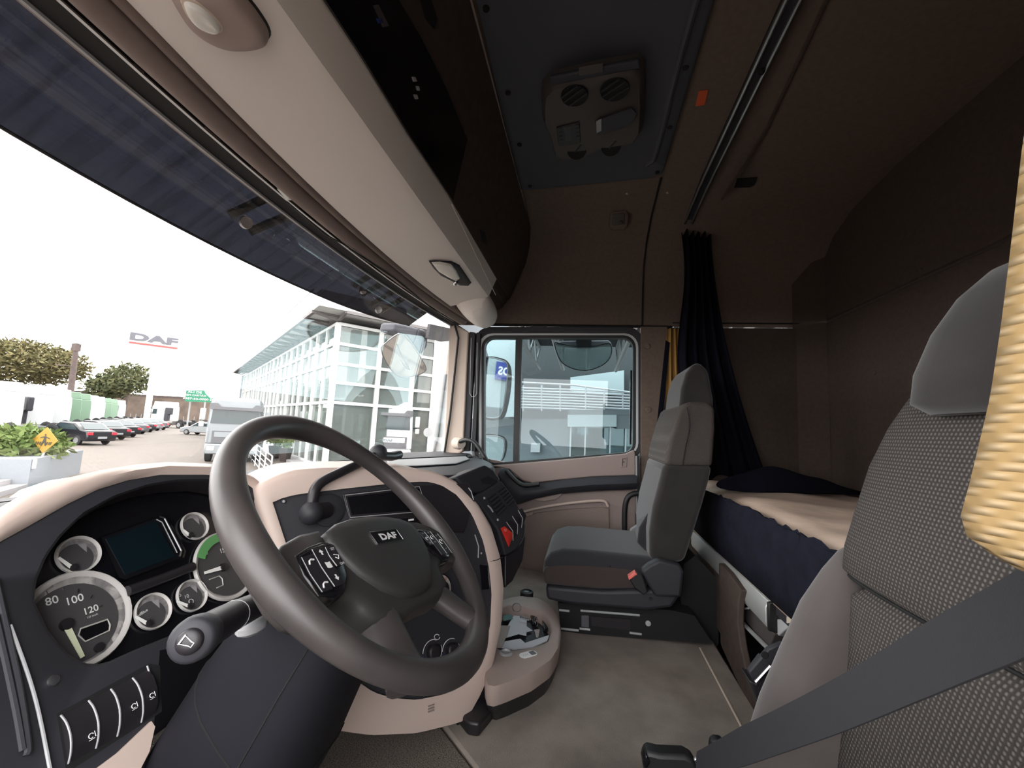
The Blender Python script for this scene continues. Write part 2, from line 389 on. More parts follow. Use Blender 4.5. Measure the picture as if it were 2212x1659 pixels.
# windscreen
w1 = thing('window_1', None, None, (0, .84, .97), kind=ST)
gb = B(); gb.loft([wrow(.96 + .78*k/6, .012) for k in range(7)], closed=False)
mk('windscreen_pane', gb, 'windscreen', w1, solid=.005)
# black edge strip and pale seal line along the top of the glass, roller blind cassette
def bar_x(yz, x0=-1.02, x1=.98, n=16):
    """extrude a (dy, z) profile along the bowed screen"""
    rings = []
    for i in range(n + 1):
        x = x0 + (x1-x0)*i/n; y = .80 - .08*x*x + (.0 if x > 0 else .0)
        rings.append([V((x, y + dy, z)) for dy, z in yz])
    return B().loft(rings)
mk('edge_strip', bar_x([(.012, 1.693), (.012, 1.72), (-.036, 1.72), (-.036, 1.697)]), 'void', w1)
mk('seal_line', bar_x([(.017, 1.688), (.017, 1.696), (.011, 1.696), (.011, 1.688)]), 'dim_print', w1)
rb = thing('roller_blind', 'brown roller blind cassette running along the top of the windscreen', 'blind', (0, .75, 1.7))
def arc_prof(c, r, a0, a1, n=8): return [(c[0] + r*math.cos(math.radians(a0 + (a1-a0)*k/n)), c[1] + r*math.sin(math.radians(a0 + (a1-a0)*k/n))) for k in range(n + 1)]
mk('cassette', bar_x([(-.036, 1.73)] + arc_prof((-.062, 1.712), .024, 0, -180) + [(-.086, 1.74)], -1.02, .95), 'band_brown', rb)
mk('cassette_rib', bar_x([(-.088, 1.735)] + arc_prof((-.098, 1.716), .009, 0, -180) + [(-.109, 1.74)], -1.02, .96), 'band_brown', rb)
mk('slot', bar_x([(-.030, 1.700), (-.030, 1.694), (-.036, 1.694), (-.036, 1.700)], -1.0, .9), 'steel', rb)
mk('pull_tab', B().prism([PZ(*q, 1.692) for q in ((598, 408), (618, 414), (637, 432), (620, 433))], (0, 0, .01)), 'alu', rb)
mk('blind_wire', B().tube([PZ(620, 436, 1.686), PZ(700, 505, 1.686), PZ(752, 533, 1.686), PZ(758, 540, 1.684)], .002, 6), 'black_rubber', rb)
mk('blind_rod', B().tube([PZ(756, 538, 1.684), PZ(850, 600, 1.686), PZ(940, 672, 1.688), PZ(978, 698, 1.69)], .0032, 6), 'black_rubber', rb)
# front corner pillar on the passenger side (between windscreen and door)
ap = thing('trim_7', None, None, (1.0, .68, 1.0), kind=ST)
def pillar(pts_t, pts_b, x, dx): return B().loft([[PX(*q, x) for q in pts_t] + [PX(*q, x) + V((dx, 0, 0)) for q in pts_t[::-1]], [PX(*q, x) for q in pts_b] + [PX(*q, x) + V((dx, 0, 0)) for q in pts_b[::-1]]])
mk('pillar_lining', pillar([(972, 690), (990, 708), (1012, 716)], [(958, 975), (975, 985), (1000, 975)], 1.0, .05), 'pillar', ap, bev=.006)
mk('pillar_edge', B().tube([PX(983, 704, .99), PX(990, 730, .99), PX(972, 900, .99), PX(960, 978, .99)], .006, 8), 'black_rubber', ap)
mk('inner_seal', pillar([(1014, 716), (1020, 717), (1027, 718)], [(1000, 975), (1008, 975), (1014, 975)], 1.015, .03), 'black_soft', ap, bev=.004)
mk('outer_seal', pillar([(1029, 718), (1033, 718), (1038, 719)], [(1018, 975), (1023, 975), (1027, 975)], 1.02, .03), 'black_rubber', ap, bev=.003)
mk('pillar_loop', B().tube([PX(*q, .995) for q in ((1018, 730), (1016, 800), (1015, 850), (1019, 857), (1025, 857), (1030, 850), (1030, 790), (1031, 740))], .0022, 6), 'dim_print', ap)
mk('cable_boss', B().lathe([(.0, 0), (.030, 0), (.032, .03), (.026, .05), (.0, .052)], PX(985, 957, .97), (-.6, -.8, 0), 18), 'pillar', ap)
mk('hanging_hose', B().tube(smooth_path([PX(991, 955, .94), PX(1008, 950, .90), PX(1026, 957, .88), PX(1045, 985, .86), PX(1060, 1015, .84), PX(1073, 1034, .82)], 5), .0105, 10), 'black_rubber', ap)
# ================================================================ PASSENGER DOOR
dr = thing('door_1', None, None, (1.05, .1, .3), kind=ST)
def pxs(pts, x): return [PX(a, b, x) for a, b in pts]
# door skin behind the linings, cut around the window
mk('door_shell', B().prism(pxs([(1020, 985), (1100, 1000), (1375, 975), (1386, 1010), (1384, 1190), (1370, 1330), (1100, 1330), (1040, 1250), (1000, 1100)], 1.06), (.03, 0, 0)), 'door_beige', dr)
def ring(outer, inner, x, dx):
    n = len(outer); b = B(); A = pxs(outer, x); I = pxs(inner, x); d = V((dx, 0, 0))
    for i in range(n):
        j = (i + 1) % n
        o = len(b.v); b.add([A[i], A[j], I[j], I[i], A[i]+d, A[j]+d, I[j]+d, I[i]+d], [(0, 1, 2, 3), (7, 6, 5, 4), (0, 4, 5, 1), (3, 2, 6, 7)])
    return b
def rr_px(x0, y0, x1, y1, r, sk0=0, sk1=0, n=5):
    """rounded window outline; sk0/sk1 lower the bottom left/right corner"""
    out = []
    for cx, cy, a0 in ((x1-r, y0+r, -90), (x1-r, y1+sk1-r, 0), (x0+r, y1+sk0-r, 90), (x0+r, y0+r, 180)):
        for k in range(n + 1):
            a = math.radians(a0 + 90*k/n); out.append((cx + r*math.cos(a), cy + r*math.sin(a)))
    return out
o1 = rr_px(1024, 706, 1390, 985, 34, 26, 6); o2 = rr_px(1034, 720, 1379, 986, 30, 22, 0); o3 = rr_px(1040, 724, 1374, 984, 27, 21, 0); o4 = rr_px(1046, 730, 1368, 980, 22, 20, -2)
mk('outer_frame', ring(o1, o2, 1.045, .03), 'black_soft', dr, bev=.003)
mk('pale_frame', ring(o2, o3, 1.042, .03), 'white_paint', dr)
mk('window_rubber', ring(o3, o4, 1.044, .04), 'black_rubber', dr)
w2 = thing('window_2', None, None, (1.06, .15, .98), kind=ST)
mk('window_pane', B().prism(pxs(rr_px(1043, 727, 1371, 982, 22, 20, -2), 1.062), (.004, 0, 0)), 'side_glass', w2)
mk('window_bar', B().prism(pxs([(1114, 727), (1128, 727), (1121, 999), (1108, 1000)], 1.048), (.03, 0, 0)), 'black_rubber', w2)
mk('window_channel', B().prism(pxs([(1362, 800), (1366, 800), (1364, 960), (1360, 960)], 1.046), (.02, 0, 0)), 'gloss_black', w2)
# upper lining below the window
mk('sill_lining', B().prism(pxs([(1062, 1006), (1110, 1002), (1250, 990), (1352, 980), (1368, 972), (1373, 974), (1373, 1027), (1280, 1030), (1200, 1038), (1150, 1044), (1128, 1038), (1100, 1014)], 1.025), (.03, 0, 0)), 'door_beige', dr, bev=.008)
mk('sill_gap', B().tube([PX(1112, 1003, 1.03), PX(1250, 992, 1.03), PX(1350, 982, 1.03)], .003, 6), 'dim_print', dr)
lk = mk('lock_plate', B().prism(pxs([(1341, 989), (1355, 988), (1354, 1009), (1340, 1010)], 1.022), (.004, 0, 0)), 'door_beige', dr, bev=.002)
mk('lock_mark', B().tube([PX(1352, 991, 1.021), PX(1345, 991, 1.021), PX(1344, 1007, 1.021)], .0016, 5).tube([PX(1345, 998, 1.021), PX(1350, 998, 1.021)], .0016, 5), 'black_rubber', dr)
# black armrest band sweeping up to the front corner
up = [(1084, 1010), (1096, 1012), (1112, 1030), (1135, 1044), (1160, 1044), (1210, 1036), (1280, 1029), (1374, 1026)]
lo = [(1078, 1032), (1084, 1060), (1096, 1085), (1120, 1088), (1160, 1076), (1210, 1066), (1280, 1060), (1374, 1056)]
b = B()
for off0, off1 in ((0, 0),):
    rings = []
    for (ua, ub), (la, lb) in zip(up, lo):
        A = PX(ua, ub, 1.03); C_ = PX(la, lb, 1.03); Mx = (A + C_)/2
        rings.append([A, A + V((-.03, 0, -.002)), Mx + V((-.055, 0, 0)), C_ + V((-.04, 0, .004)), C_, C_ + V((.03, 0, 0)), A + V((.03, 0, 0))])
    b.loft(rings)
mk('armrest', b, 'black_soft', dr, sm=60, dbl=.0001)
mk('armrest_slot', B().tube(smooth_path([PX(1094, 1016, 1.0), PX(1110, 1034, .985), PX(1130, 1048, .978), PX(1165, 1046, .976)], 4), .012, 8), 'black_rubber', dr)
# lower lining with pull cup, pocket and bright pocket lip
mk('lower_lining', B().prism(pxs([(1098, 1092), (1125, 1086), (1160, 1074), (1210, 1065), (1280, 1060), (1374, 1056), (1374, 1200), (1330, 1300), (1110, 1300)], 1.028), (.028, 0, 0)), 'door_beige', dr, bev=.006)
mk('pull_cup', B().prism(pxs([(1146, 1074), (1215, 1063), (1212, 1072), (1200, 1080), (1175, 1084), (1158, 1082)], 1.015), (.02, 0, 0)), 'beige_dark', dr, bev=.005)
mk('pocket_panel', B().prism(pxs([(1130, 1118), (1160, 1108), (1230, 1100), (1300, 1096), (1316, 1098), (1318, 1280), (1130, 1280)], 1.014), (.02, 0, 0)), 'pocket_mesh', dr, bev=.004)
mk('pocket_lip', B().tube(smooth_path([PX(*q, 1.006) for q in ((1128, 1106), (1160, 1098), (1220, 1088), (1280, 1082), (1306, 1083), (1314, 1094))], 5), .007, 8), 'beige_plastic', dr)
mk('reflector', B().prism(pxs([(1130, 1112), (1150, 1106), (1150, 1112), (1130, 1118)], 1.004), (.006, 0, 0)), 'beige_dark', dr)
mk('door_edge', B().prism(pxs([(1376, 985), (1382, 985), (1384, 1180), (1378, 1180)], 1.02), (.03, 0, 0)), 'black_rubber', dr)
mk('edge_light', B().prism(pxs([(1373, 985), (1376, 985), (1377, 1110), (1374, 1110)], 1.018), (.02, 0, 0)), 'dim_print', dr)
mk('grab_handle', B().tube(smooth_path([PX(*q, .985) for q in ((1394, 1066), (1372, 1066), (1357, 1074), (1350, 1096), (1349, 1140), (1352, 1180))], 5), .013, 10), 'black_rubber', dr)
# ================================================================ OVERHEAD
def dome(pts, n, h, steps=((1, 0), (.985, .35), (.93, .72), (.82, .93), (.6, 1))):
    c = sum(pts, V())/len(pts); n = V(n).normalized()
    return B().loft([[c + (p - c)*s + n*(h*k) for p in pts] for s, k in steps])
SB = V((0, .66, 1.716)); SN = V((0, -.211, -.977)).normalized()         # underside of the front shelf
SF = V((0, .455, 1.80)); SFN = V((0, -.35, -.145)).normalized()         # its slanting rear face
sh = thing('overhead_shelf', 'long greige overhead shelf across the cab above the windscreen', 'shelf', (0, .6, 1.72))
def yf(x): return .688 - .072*x*x
def shelf_ring(x, up=0):
    return [V((x, yf(x) + .02, 1.74 + up)), V((x, yf(x), 1.716 + up)), V((x, .487, 1.754 + up)), V((x, .470, 1.762 + up)), V((x, .462, 1.778 + up)), V((x, .455, 1.80 + up*.6)), V((x, .31, 2.15)), V((x, .31, 2.198)), V((x, yf(x) + .02, 2.198))]
mk('shelf_body', B().loft([shelf_ring(-1.04 + 1.74*i/12) for i in range(13)]), 'shelf_grey', sh, sm=30)
mk('shelf_end', B().loft([shelf_ring(x, .045) for x in (.701, .8, .9, 1.02)]), 'liner_dark', sh, sm=30)
_zf = PP(975, 434, SF, SFN)
mk('rear_face', B().prism([V((-1.03, _zf.y, _zf.z)), V((1.0, _zf.y, _zf.z)), V((1.0, .309, 2.16)), V((-1.03, .309, 2.16))], SFN*.006), 'liner_dark', sh)
pc = [PX(*q, .97) for q in ((995, 645), (1015, 636), (1045, 648), (1075, 660), (1086, 690), (1076, 712), (1052, 722), (1030, 712), (1008, 690))]
mk('end_cap', B().loft([[p + V((-.30, .0, .02)) for p in pc], [p + V((-.2, 0, .005)) for p in pc], [p + V((.03, 0, 0)) for p in pc]]), 'shelf_grey', sh, sm=80, sub=2)
bp = [PP(*q, SF + SFN*.0065, SFN) for q in ((690, -12), (780, 125), (880, 290), (975, 432), (1006, 300), (960, 190), (905, 80), (850, -12))]
pn = mk('black_panel', B().prism(bp, SFN*.006), 'gloss_black', sh)
mk('panel_groove', B().tube([PP(972, 440, SF, SFN) + SFN*.007, PP(1030, 560, SF, SFN) + SFN*.007, PP(1068, 636, SF, SFN) + SFN*.007], .0022, 5), 'shelf_grey', sh)
mk('end_latch', B().prism([PP(*q, SF + SFN*.007, SFN) for q in ((1036, 495), (1046, 500), (1050, 528), (1040, 522))], SFN*.004), 'void', sh)
mk('second_opening', B().prism([PP(*q, SF + SFN*.0065, SFN) for q in ((905, -10), (925, -10), (942, 40), (936, 62), (918, 40))], SFN*.004), 'void', sh)
for nm, q, m in (('card_reader', ((806, 12), (815, 10), (838, 55), (826, 58)), 'steel'), ('lit_button', ((812, 40), (822, 38), (826, 48), (816, 50)), 'sign_blue'), ('lit_button', ((889, 166), (895, 166), (899, 175), (892, 176)), 'dim_print'), ('lit_button', ((898, 186), (903, 186), (905, 195), (900, 195)), 'dim_print'), ('lit_button', ((892, 204), (899, 204), (902, 213), (896, 214)), 'plate')):
    mk(nm, B().prism([PP(*p, SF + SFN*.0125, SFN) for p in q], SFN*.003), m, pn)
# reading spotlight on the shelf (driver side)
sl = thing('reading_spotlight', 'oval reading spotlight with round frosted lens set in the overhead shelf', 'lamp', PP(480, 40, SB, SN))
ho = smooth_path([PP(*q, SB, SN) for q in ((362, -40), (384, 12), (412, 48), (450, 76), (495, 92), (545, 92), (578, 80), (578, 58), (556, 22), (530, -10), (490, -50), (420, -60))], 3, True)
mk('housing', dome(ho, SN, .026), 'beige_dark', sl, sm=60)
mk('rim_gap', B().tube(ho, .003, 6, closed=True), 'black_rubber', sl)
lp = smooth_path([PP(*q, SB + SN*.024, SN) for q in ((396, 6), (404, -2), (430, 8), (455, 28), (474, 50), (476, 62), (462, 66), (432, 54), (410, 34))], 3, True)
lo_ = mk('lens', dome(lp, SN, .012), 'lamp_lens', sl, sm=60)
mk('lens_ring', B().tube(lp, .0035, 6, closed=True), 'pillar', lo_)
mk('switch_mark', B().tube([PP(*q, SB + SN*.018, SN) for q in ((480, 82), (505, 80), (518, 82), (527, 91))], .002, 5), 'black_rubber', sl)
# small interior lamp on the shelf (passenger side)
il = thing('interior_lamp', 'small clear interior lamp with silver knob at the shelf passenger end', 'lamp', PP(970, 590, SB, SN))
mk('frame', dome([PP(*q, SB, SN) for q in ((926, 563), (940, 562), (975, 564), (992, 572), (1006, 592), (1018, 610), (1012, 616), (995, 615), (978, 606), (950, 592), (936, 578))], SN, .010), 'black_soft', il)
mk('lens', dome([PP(*q, SB + SN*.009, SN) for q in ((932, 566), (950, 565), (974, 570), (986, 584), (994, 600), (986, 606), (966, 596), (946, 584))], SN, .008), 'lamp_lens', il, sm=60)
mk('knob', B().ball(PP(984, 611, SB + SN*.012, SN), .013, n=12), 'chrome', il)
# roof hatch panel with rooftop ventilation unit
HZ = 2.199; DN = V((0, 0, -1))
hp = thing('roof_hatch', 'grey blue roof hatch panel screwed to the brown ceiling', 'hatch', (.12, 0, 2.17))
def pz(q, z): return PZ(q[0], q[1], z)
hq = [(1120, 404), (1140, 406), (1405, 380), (1428, 372), (1436, 355), (1545, -15), (1027, -15)]
mk('hatch_plate', B().prism([pz(q, HZ) for q in hq] + [V((-.45, .28, HZ))][:0], (0, 0, -.012)), 'hatch_grey', hp, bev=.004)
mk('raised_edge', B().tube([pz((1508, -15), HZ - .012), pz((1470, 120), HZ - .012), pz((1425, 300), HZ - .012), pz((1412, 345), HZ - .012), pz((1395, 356), HZ - .012)], .010, 8), 'hatch_grey', hp)
mk('side_flange', B().prism([pz(q, HZ - .0125) for q in ((1432, 358), (1541, -15), (1522, -15), (1418, 350))], (0, 0, -.003)), 'hatch_dark', hp)
for q in ((1050, 18), (1097, 200), (1122, 312), (1145, 402), (1481, 145), (1447, 274), (1420, 372)):
    mk('screw', B().lathe([(.009, 0), (.008, .004), (.002, .005)], pz(q, HZ - .014), DN, 12), 'void', hp)
vu = thing('roof_vent_unit', 'brown rooftop air unit with four round vents and small display', 'vent unit', (.1, 0, 2.1))
VZ = 2.187
vo = [(1175, 200), (1178, 175), (1195, 158), (1290, 136), (1370, 122), (1386, 135), (1388, 200), (1384, 260), (1370, 282), (1300, 296), (1255, 318), (1215, 322), (1200, 312), (1190, 268), (1176, 236)]
vb = [pz(q, VZ) for q in vo]; vc = sum(vb, V())/len(vb)
mk('case', dome([vc + (p - vc)*1.0 for p in vb], DN, .05, ((1.06, 0), (1.05, .3), (1.0, .8), (.96, 1))), 'vent_case', vu, sm=50)
mk('back_rib', B().prism([pz(q, VZ - .03) for q in ((1188, 160), (1380, 122), (1384, 140), (1190, 178))], (0, 0, -.012)), 'hatch_dark', vu, bev=.004)
mk('back_clip', B().prism([pz(q, VZ - .04) for q in ((1250, 142), (1304, 132), (1304, 152), (1252, 160))], (0, 0, -.008)), 'vent_case', vu, bev=.003)
def vent(c, r, sq=1):
    C_ = pz(c, VZ - .052)
    v = mk('round_vent', B().lathe([(r, 0), (r*.96, .004), (r*.9, .002), (.001, .001)], C_, DN, 22), 'void', vu)
    for k in (-.4, .15, .6):
        d = V((math.cos(.9), math.sin(.9), 0)); e = V((-d.y, d.x, 0)); hw = r*math.sqrt(1 - k*k)*.95
        mk('fin', B().box(C_ + e*(k*r) + V((0, 0, -.003)), (hw*2, .004, .006), Matrix.Rotation(.9, 3, 'Z')), 'black_soft', v)
vent((1241, 206), .040); vent((1328, 193), .042)
for c in ((1246, 323), (1320, 315)):
    C_ = pz(c, VZ - .045); v = mk('round_vent', B().lathe([(.035, 0), (.033, .004), (.001, .002)], C_, (-.55, 0, -.83), 20), 'void', vu)
    mk('fin', B().box(C_ + V((-.004, 0, -.004)), (.06, .004, .006), Matrix.Rotation(.5, 3, 'Z')), 'black_soft', v)
dp = mk('display_frame', B().prism([pz(q, VZ - .051) for q in ((1202, 274), (1252, 262), (1254, 305), (1207, 314))], (0, 0, -.005)), 'black_plastic', vu, bev=.002)
mk('display', B().prism([pz(q, VZ - .0565) for q in ((1218, 275), (1233, 272), (1236, 303), (1223, 305))], (0, 0, -.001)), 'hatch_grey', dp)
for i in range(4):
    for s_ in (0, 1):
        a = (1206 + s_*36 + i*.8, 278 + i*8.5 - s_*8)
        mk('button', B().prism([pz((a[0] + dx, a[1] + dy), VZ - .0565) for dx, dy in ((0, 0), (8, -2), (9, 3), (1, 5))], (0, 0, -.001)), 'hatch_dark', dp)
mk('plastic_bag', B().prism([pz(q, VZ - .056) for q in ((1286, 262), (1325, 246), (1365, 232), (1375, 244), (1366, 262), (1345, 275), (1292, 288))], (0, 0, -.003)), 'hatch_dark', vu)
mk('paper_tag', B().prism([pz(q, VZ - .060) for q in ((1288, 262), (1299, 256), (1299, 282), (1289, 287))], (0, 0, -.001)), 'plate', vu)
# sticker, courtesy lamp, recess
mk('orange_sticker', B().prism([pz(q, 2.1985) for q in ((1510, 196), (1530, 194), (1522, 226), (1502, 229))], (0, 0, -.0015)), 'orange_sticker', label='small orange red sticker on the ceiling by the curtain rail', cat='sticker')
cl = thing('ceiling_lamp', 'small square beige courtesy lamp on the ceiling above the passenger door', 'lamp', PZ(1337, 475, 2.16))
LN = V((-.35, 0, -.94)).normalized(); LP = V((.74, 0, 2.17))
mk('frame', dome([PP(*q, LP, LN) for q in ((1318, 462), (1326, 456), (1352, 455), (1359, 462), (1356, 488), (1348, 495), (1322, 496), (1315, 488))], LN, .012), 'liner', cl)
mk('lens', dome([PP(*q, LP + LN*.011, LN) for q in ((1324, 462), (1350, 460), (1350, 484), (1322, 486))], LN, .006), 'vent_case', cl)
mk('switch', B().ball(PP(1341, 480, LP + LN*.018, LN), .009, n=10), 'vent_case', cl)
mk('ceiling_slot', B().prism([PP(*q, V((.65, 0, 2.180)), V((-.11, 0, -1)).normalized()) for q in ((1592, 388), (1636, 385), (1630, 400), (1620, 405), (1586, 406))], (0, 0, .02)), 'void', label='small dark recessed slot in the ceiling behind the rail', cat='ceiling slot')
for q in ((1355, 418), (1442, 416)):
    mk('lining_stud', B().lathe([(.007, 0), (.004, .004), (.001, .004)], PP(*q, V((.6, 0, 2.19)), V((-.1, 0, -1)).normalized()), DN, 10), 'beige_dark', label='tiny lining stud %s the dark ceiling seam' % ('before' if q[0] < 1400 else 'beyond'), cat='stud')
# curtain rail across the cab
cr = thing('curtain_rail', 'twin aluminium curtain rail running across the ceiling', 'curtain rail', (0, -.44, 2.15))
def rz(x): return 2.165 if x < .5 else 2.165 - (x - .5)**2*.22
for dy in (-.016, .016):
    mk('rail', B().tube([V((x, -.445 + dy, rz(x) + .016)) for x in [-1.0 + 1.83*i/16 for i in range(17)]], .0065, 8), 'steel', cr)
mk('channel', B().loft([[V((x, -.447 - .022, rz(x) + .034)), V((x, -.447 + .022, rz(x) + .034)), V((x, -.447 + .022, rz(x) + .018)), V((x, -.447 - .022, rz(x) + .018))] for x in [-1.0 + 1.83*i/16 for i in range(17)]]), 'black_soft', cr)
mk('channel_stop', B().ball(PZ(1645, 155, 2.175), .009, n=10), 'void', cr)
st('trim_8', B().tube([PZ(1790, -10, 2.199), PZ(1660, 270, 2.199), PZ(1560, 430, 2.165)], .006, 6), 'liner_dark')
# curtains
def drape(name, m, pts_fn, label, n=40, mrows=16, th=.002, **k):
    b = B(); b.loft([[pts_fn(i/n, j/mrows) for i in range(n + 1)] for j in range(mrows + 1)], closed=False)
    return mk(name, b, m, sm=80, solid=th, label=label, cat='curtain', **k)
def blk(u, t):
    yl = -.425 - .015*math.sin(t*9); yr = -.56 - .17*t**1.6 - .06*t*t
    y = yl + (yr - yl)*u
    return V((.875 - .05*t + .024*math.sin(u*30 + t*2)*(1 - .3*t) + .03*u, y, 2.135 - 1.15*t + .012*math.sin(u*17)))
drape('sleeper_curtain', 'black_cloth', blk, 'black sleeper curtain gathered at the passenger side of the rail', 60, 18)
def gld(u, t):
    return V((1.0 + .012*math.sin(u*24), -.385 - .08*u - .05*u*t, 1.69 - .62*t))
drape('side_curtain', 'gold_cloth', gld, 'narrow brown gold curtain strip behind the passenger seat headrest', 36, 10)
mk('curtain_strap', B().prism([PX(*q, .985) for q in ((1438, 735), (1447, 740), (1432, 900), (1421, 985), (1412, 985))], (.004, 0, 0)), 'black_cloth', label='dark strap hanging beside the brown gold curtain', cat='strap')
_ye = [PY(*q, -.165) for q in ((2216, 330), (2192, 540), (2172, 700), (2148, 858), (2125, 954), (2105, 1037), (2083, 1117))]
def yel(u, t):
    # near curtain on the driver's side, ending in a fold at z about 1.1
    k = min(int(t*6), 5); e = _ye[k].lerp(_ye[k + 1], t*6 - k)
    return e + V((-.24*u, -.04*u + .008*(math.sin(u*15 + 1.57) - 1), -.02*math.sin(u*6)*t))
def yel2(u, t):
    if t < .8: return yel(u, t/.8)
    k = (t - .8)/.2; p = yel(u, 1.0); a = k*math.pi
    return p + V((0, -.016*(1 - math.cos(a)), -.014*math.sin(a) + .05*k*u))
b = B(); rows = []
for j in range(25):
    t = j/24; rows.append([yel2(i/30, t) for i in range(31)])
top2 = [p + (p - q)*1.6 for p, q in zip(rows[0], rows[12])]
b.loft([top2] + rows, closed=False)
mk('driver_curtain', b, 'curtain_cloth', sm=80, solid=.004, label='yellow ribbed curtain hanging close by the driver seat headrest', cat='curtain')
# ================================================================ STEERING WHEEL
WO = V((-.538, .316, .984)); WN = V((.05, -.667, .743)).normalized()
_u = (V((1, 0, 0)) - WN*WN.x).normalized(); _v = WN.cross(_u); _a = math.radians(-9.5)
WU = _u*math.cos(_a) + _v*math.sin(_a); WV = -_u*math.sin(_a) + _v*math.cos(_a)
def W3(x, y, k=0): return WO + WU*x + WV*y + WN*k
def wp(pts, k=0): return [W3(x, y, k) for x, y in pts]
def mir(half): return half + [(-x, y) for x, y in half[::-1] if abs(x) > 1e-6]
sw = thing('steering_wheel', 'large black leather steering wheel with four spokes and DAF badge', 'steering wheel', WO)
mk('rim', B().tube([W3(.225*math.cos(a), .225*math.sin(a)) for a in [2*math.pi*k/96 for k in range(96)]], [.0182 + .0016*math.cos(4*2*math.pi*k/96) for k in range(96)], 20, closed=True), 'leather', sw, sm=80)
hubo = mir([(0, .020), (.05, .018), (.095, .010), (.135, .000), (.165, -.014), (.178, -.035), (.174, -.062), (.150, -.080), (.128, -.088), (.118, -.105), (.112, -.122), (.09, -.132), (.055, -.138), (.03, -.135)])
def round_loft(pts, k0, k1, inset=.008):
    c = (sum(p[0] for p in pts)/len(pts), sum(p[1] for p in pts)/len(pts))
    def s(f): return [(c[0] + (x-c[0])*f, c[1] + (y-c[1])*f) for x, y in pts]
    h = k1 - k0
    return B().loft([wp(s(.90), k0), wp(s(.98), k0 + h*.25), wp(s(1), k0 + h*.55), wp(s(.985), k0 + h*.8), wp(s(.94), k0 + h*.95), wp(s(.85), k1)])
mk('hub_body', round_loft(hubo, -.045, .002), 'hub_plastic', sw, sm=70)
pado = mir([(0, .023), (.045, .021), (.085, .014), (.112, .003), (.118, -.012), (.113, -.035), (.098, -.066), (.075, -.094), (.045, -.113), (.02, -.119), (0, -.12)])
pad = mk('airbag_cover', B().loft([wp(pado, -.004), wp([(x*.995, (y+.05)*.99 - .05) for x, y in pado], .006), wp([(x*.95, (y+.05)*.94 - .05) for x, y in pado], .0105), wp([(x*.8, (y+.05)*.78 - .05) for x, y in pado], .0128), wp([(x*.4, (y+.05)*.4 - .05) for x, y in pado], .0138)]), 'hub_plastic', sw, sm=70)
# badge
bd = mk('badge', B().prism(wp(rrect(.074, .0215, .0012), .0130) and [p + (WV*(-.023)) for p in wp(rrect(.074, .0215, .0012), .0130)], WN*.0015), 'gloss_black', pad)
mk('badge_edge', B().tube([p + WV*(-.023) for p in wp(rrect(.074, .0215, .0012, 2), .0146)], .0005, 5, closed=True), 'chrome', pad)
mk('badge_letters', B().text('DAF', W3(.003, -.023, .0150), WU, WV, .0118, bold=.045, width=.047), 'white_print', pad)
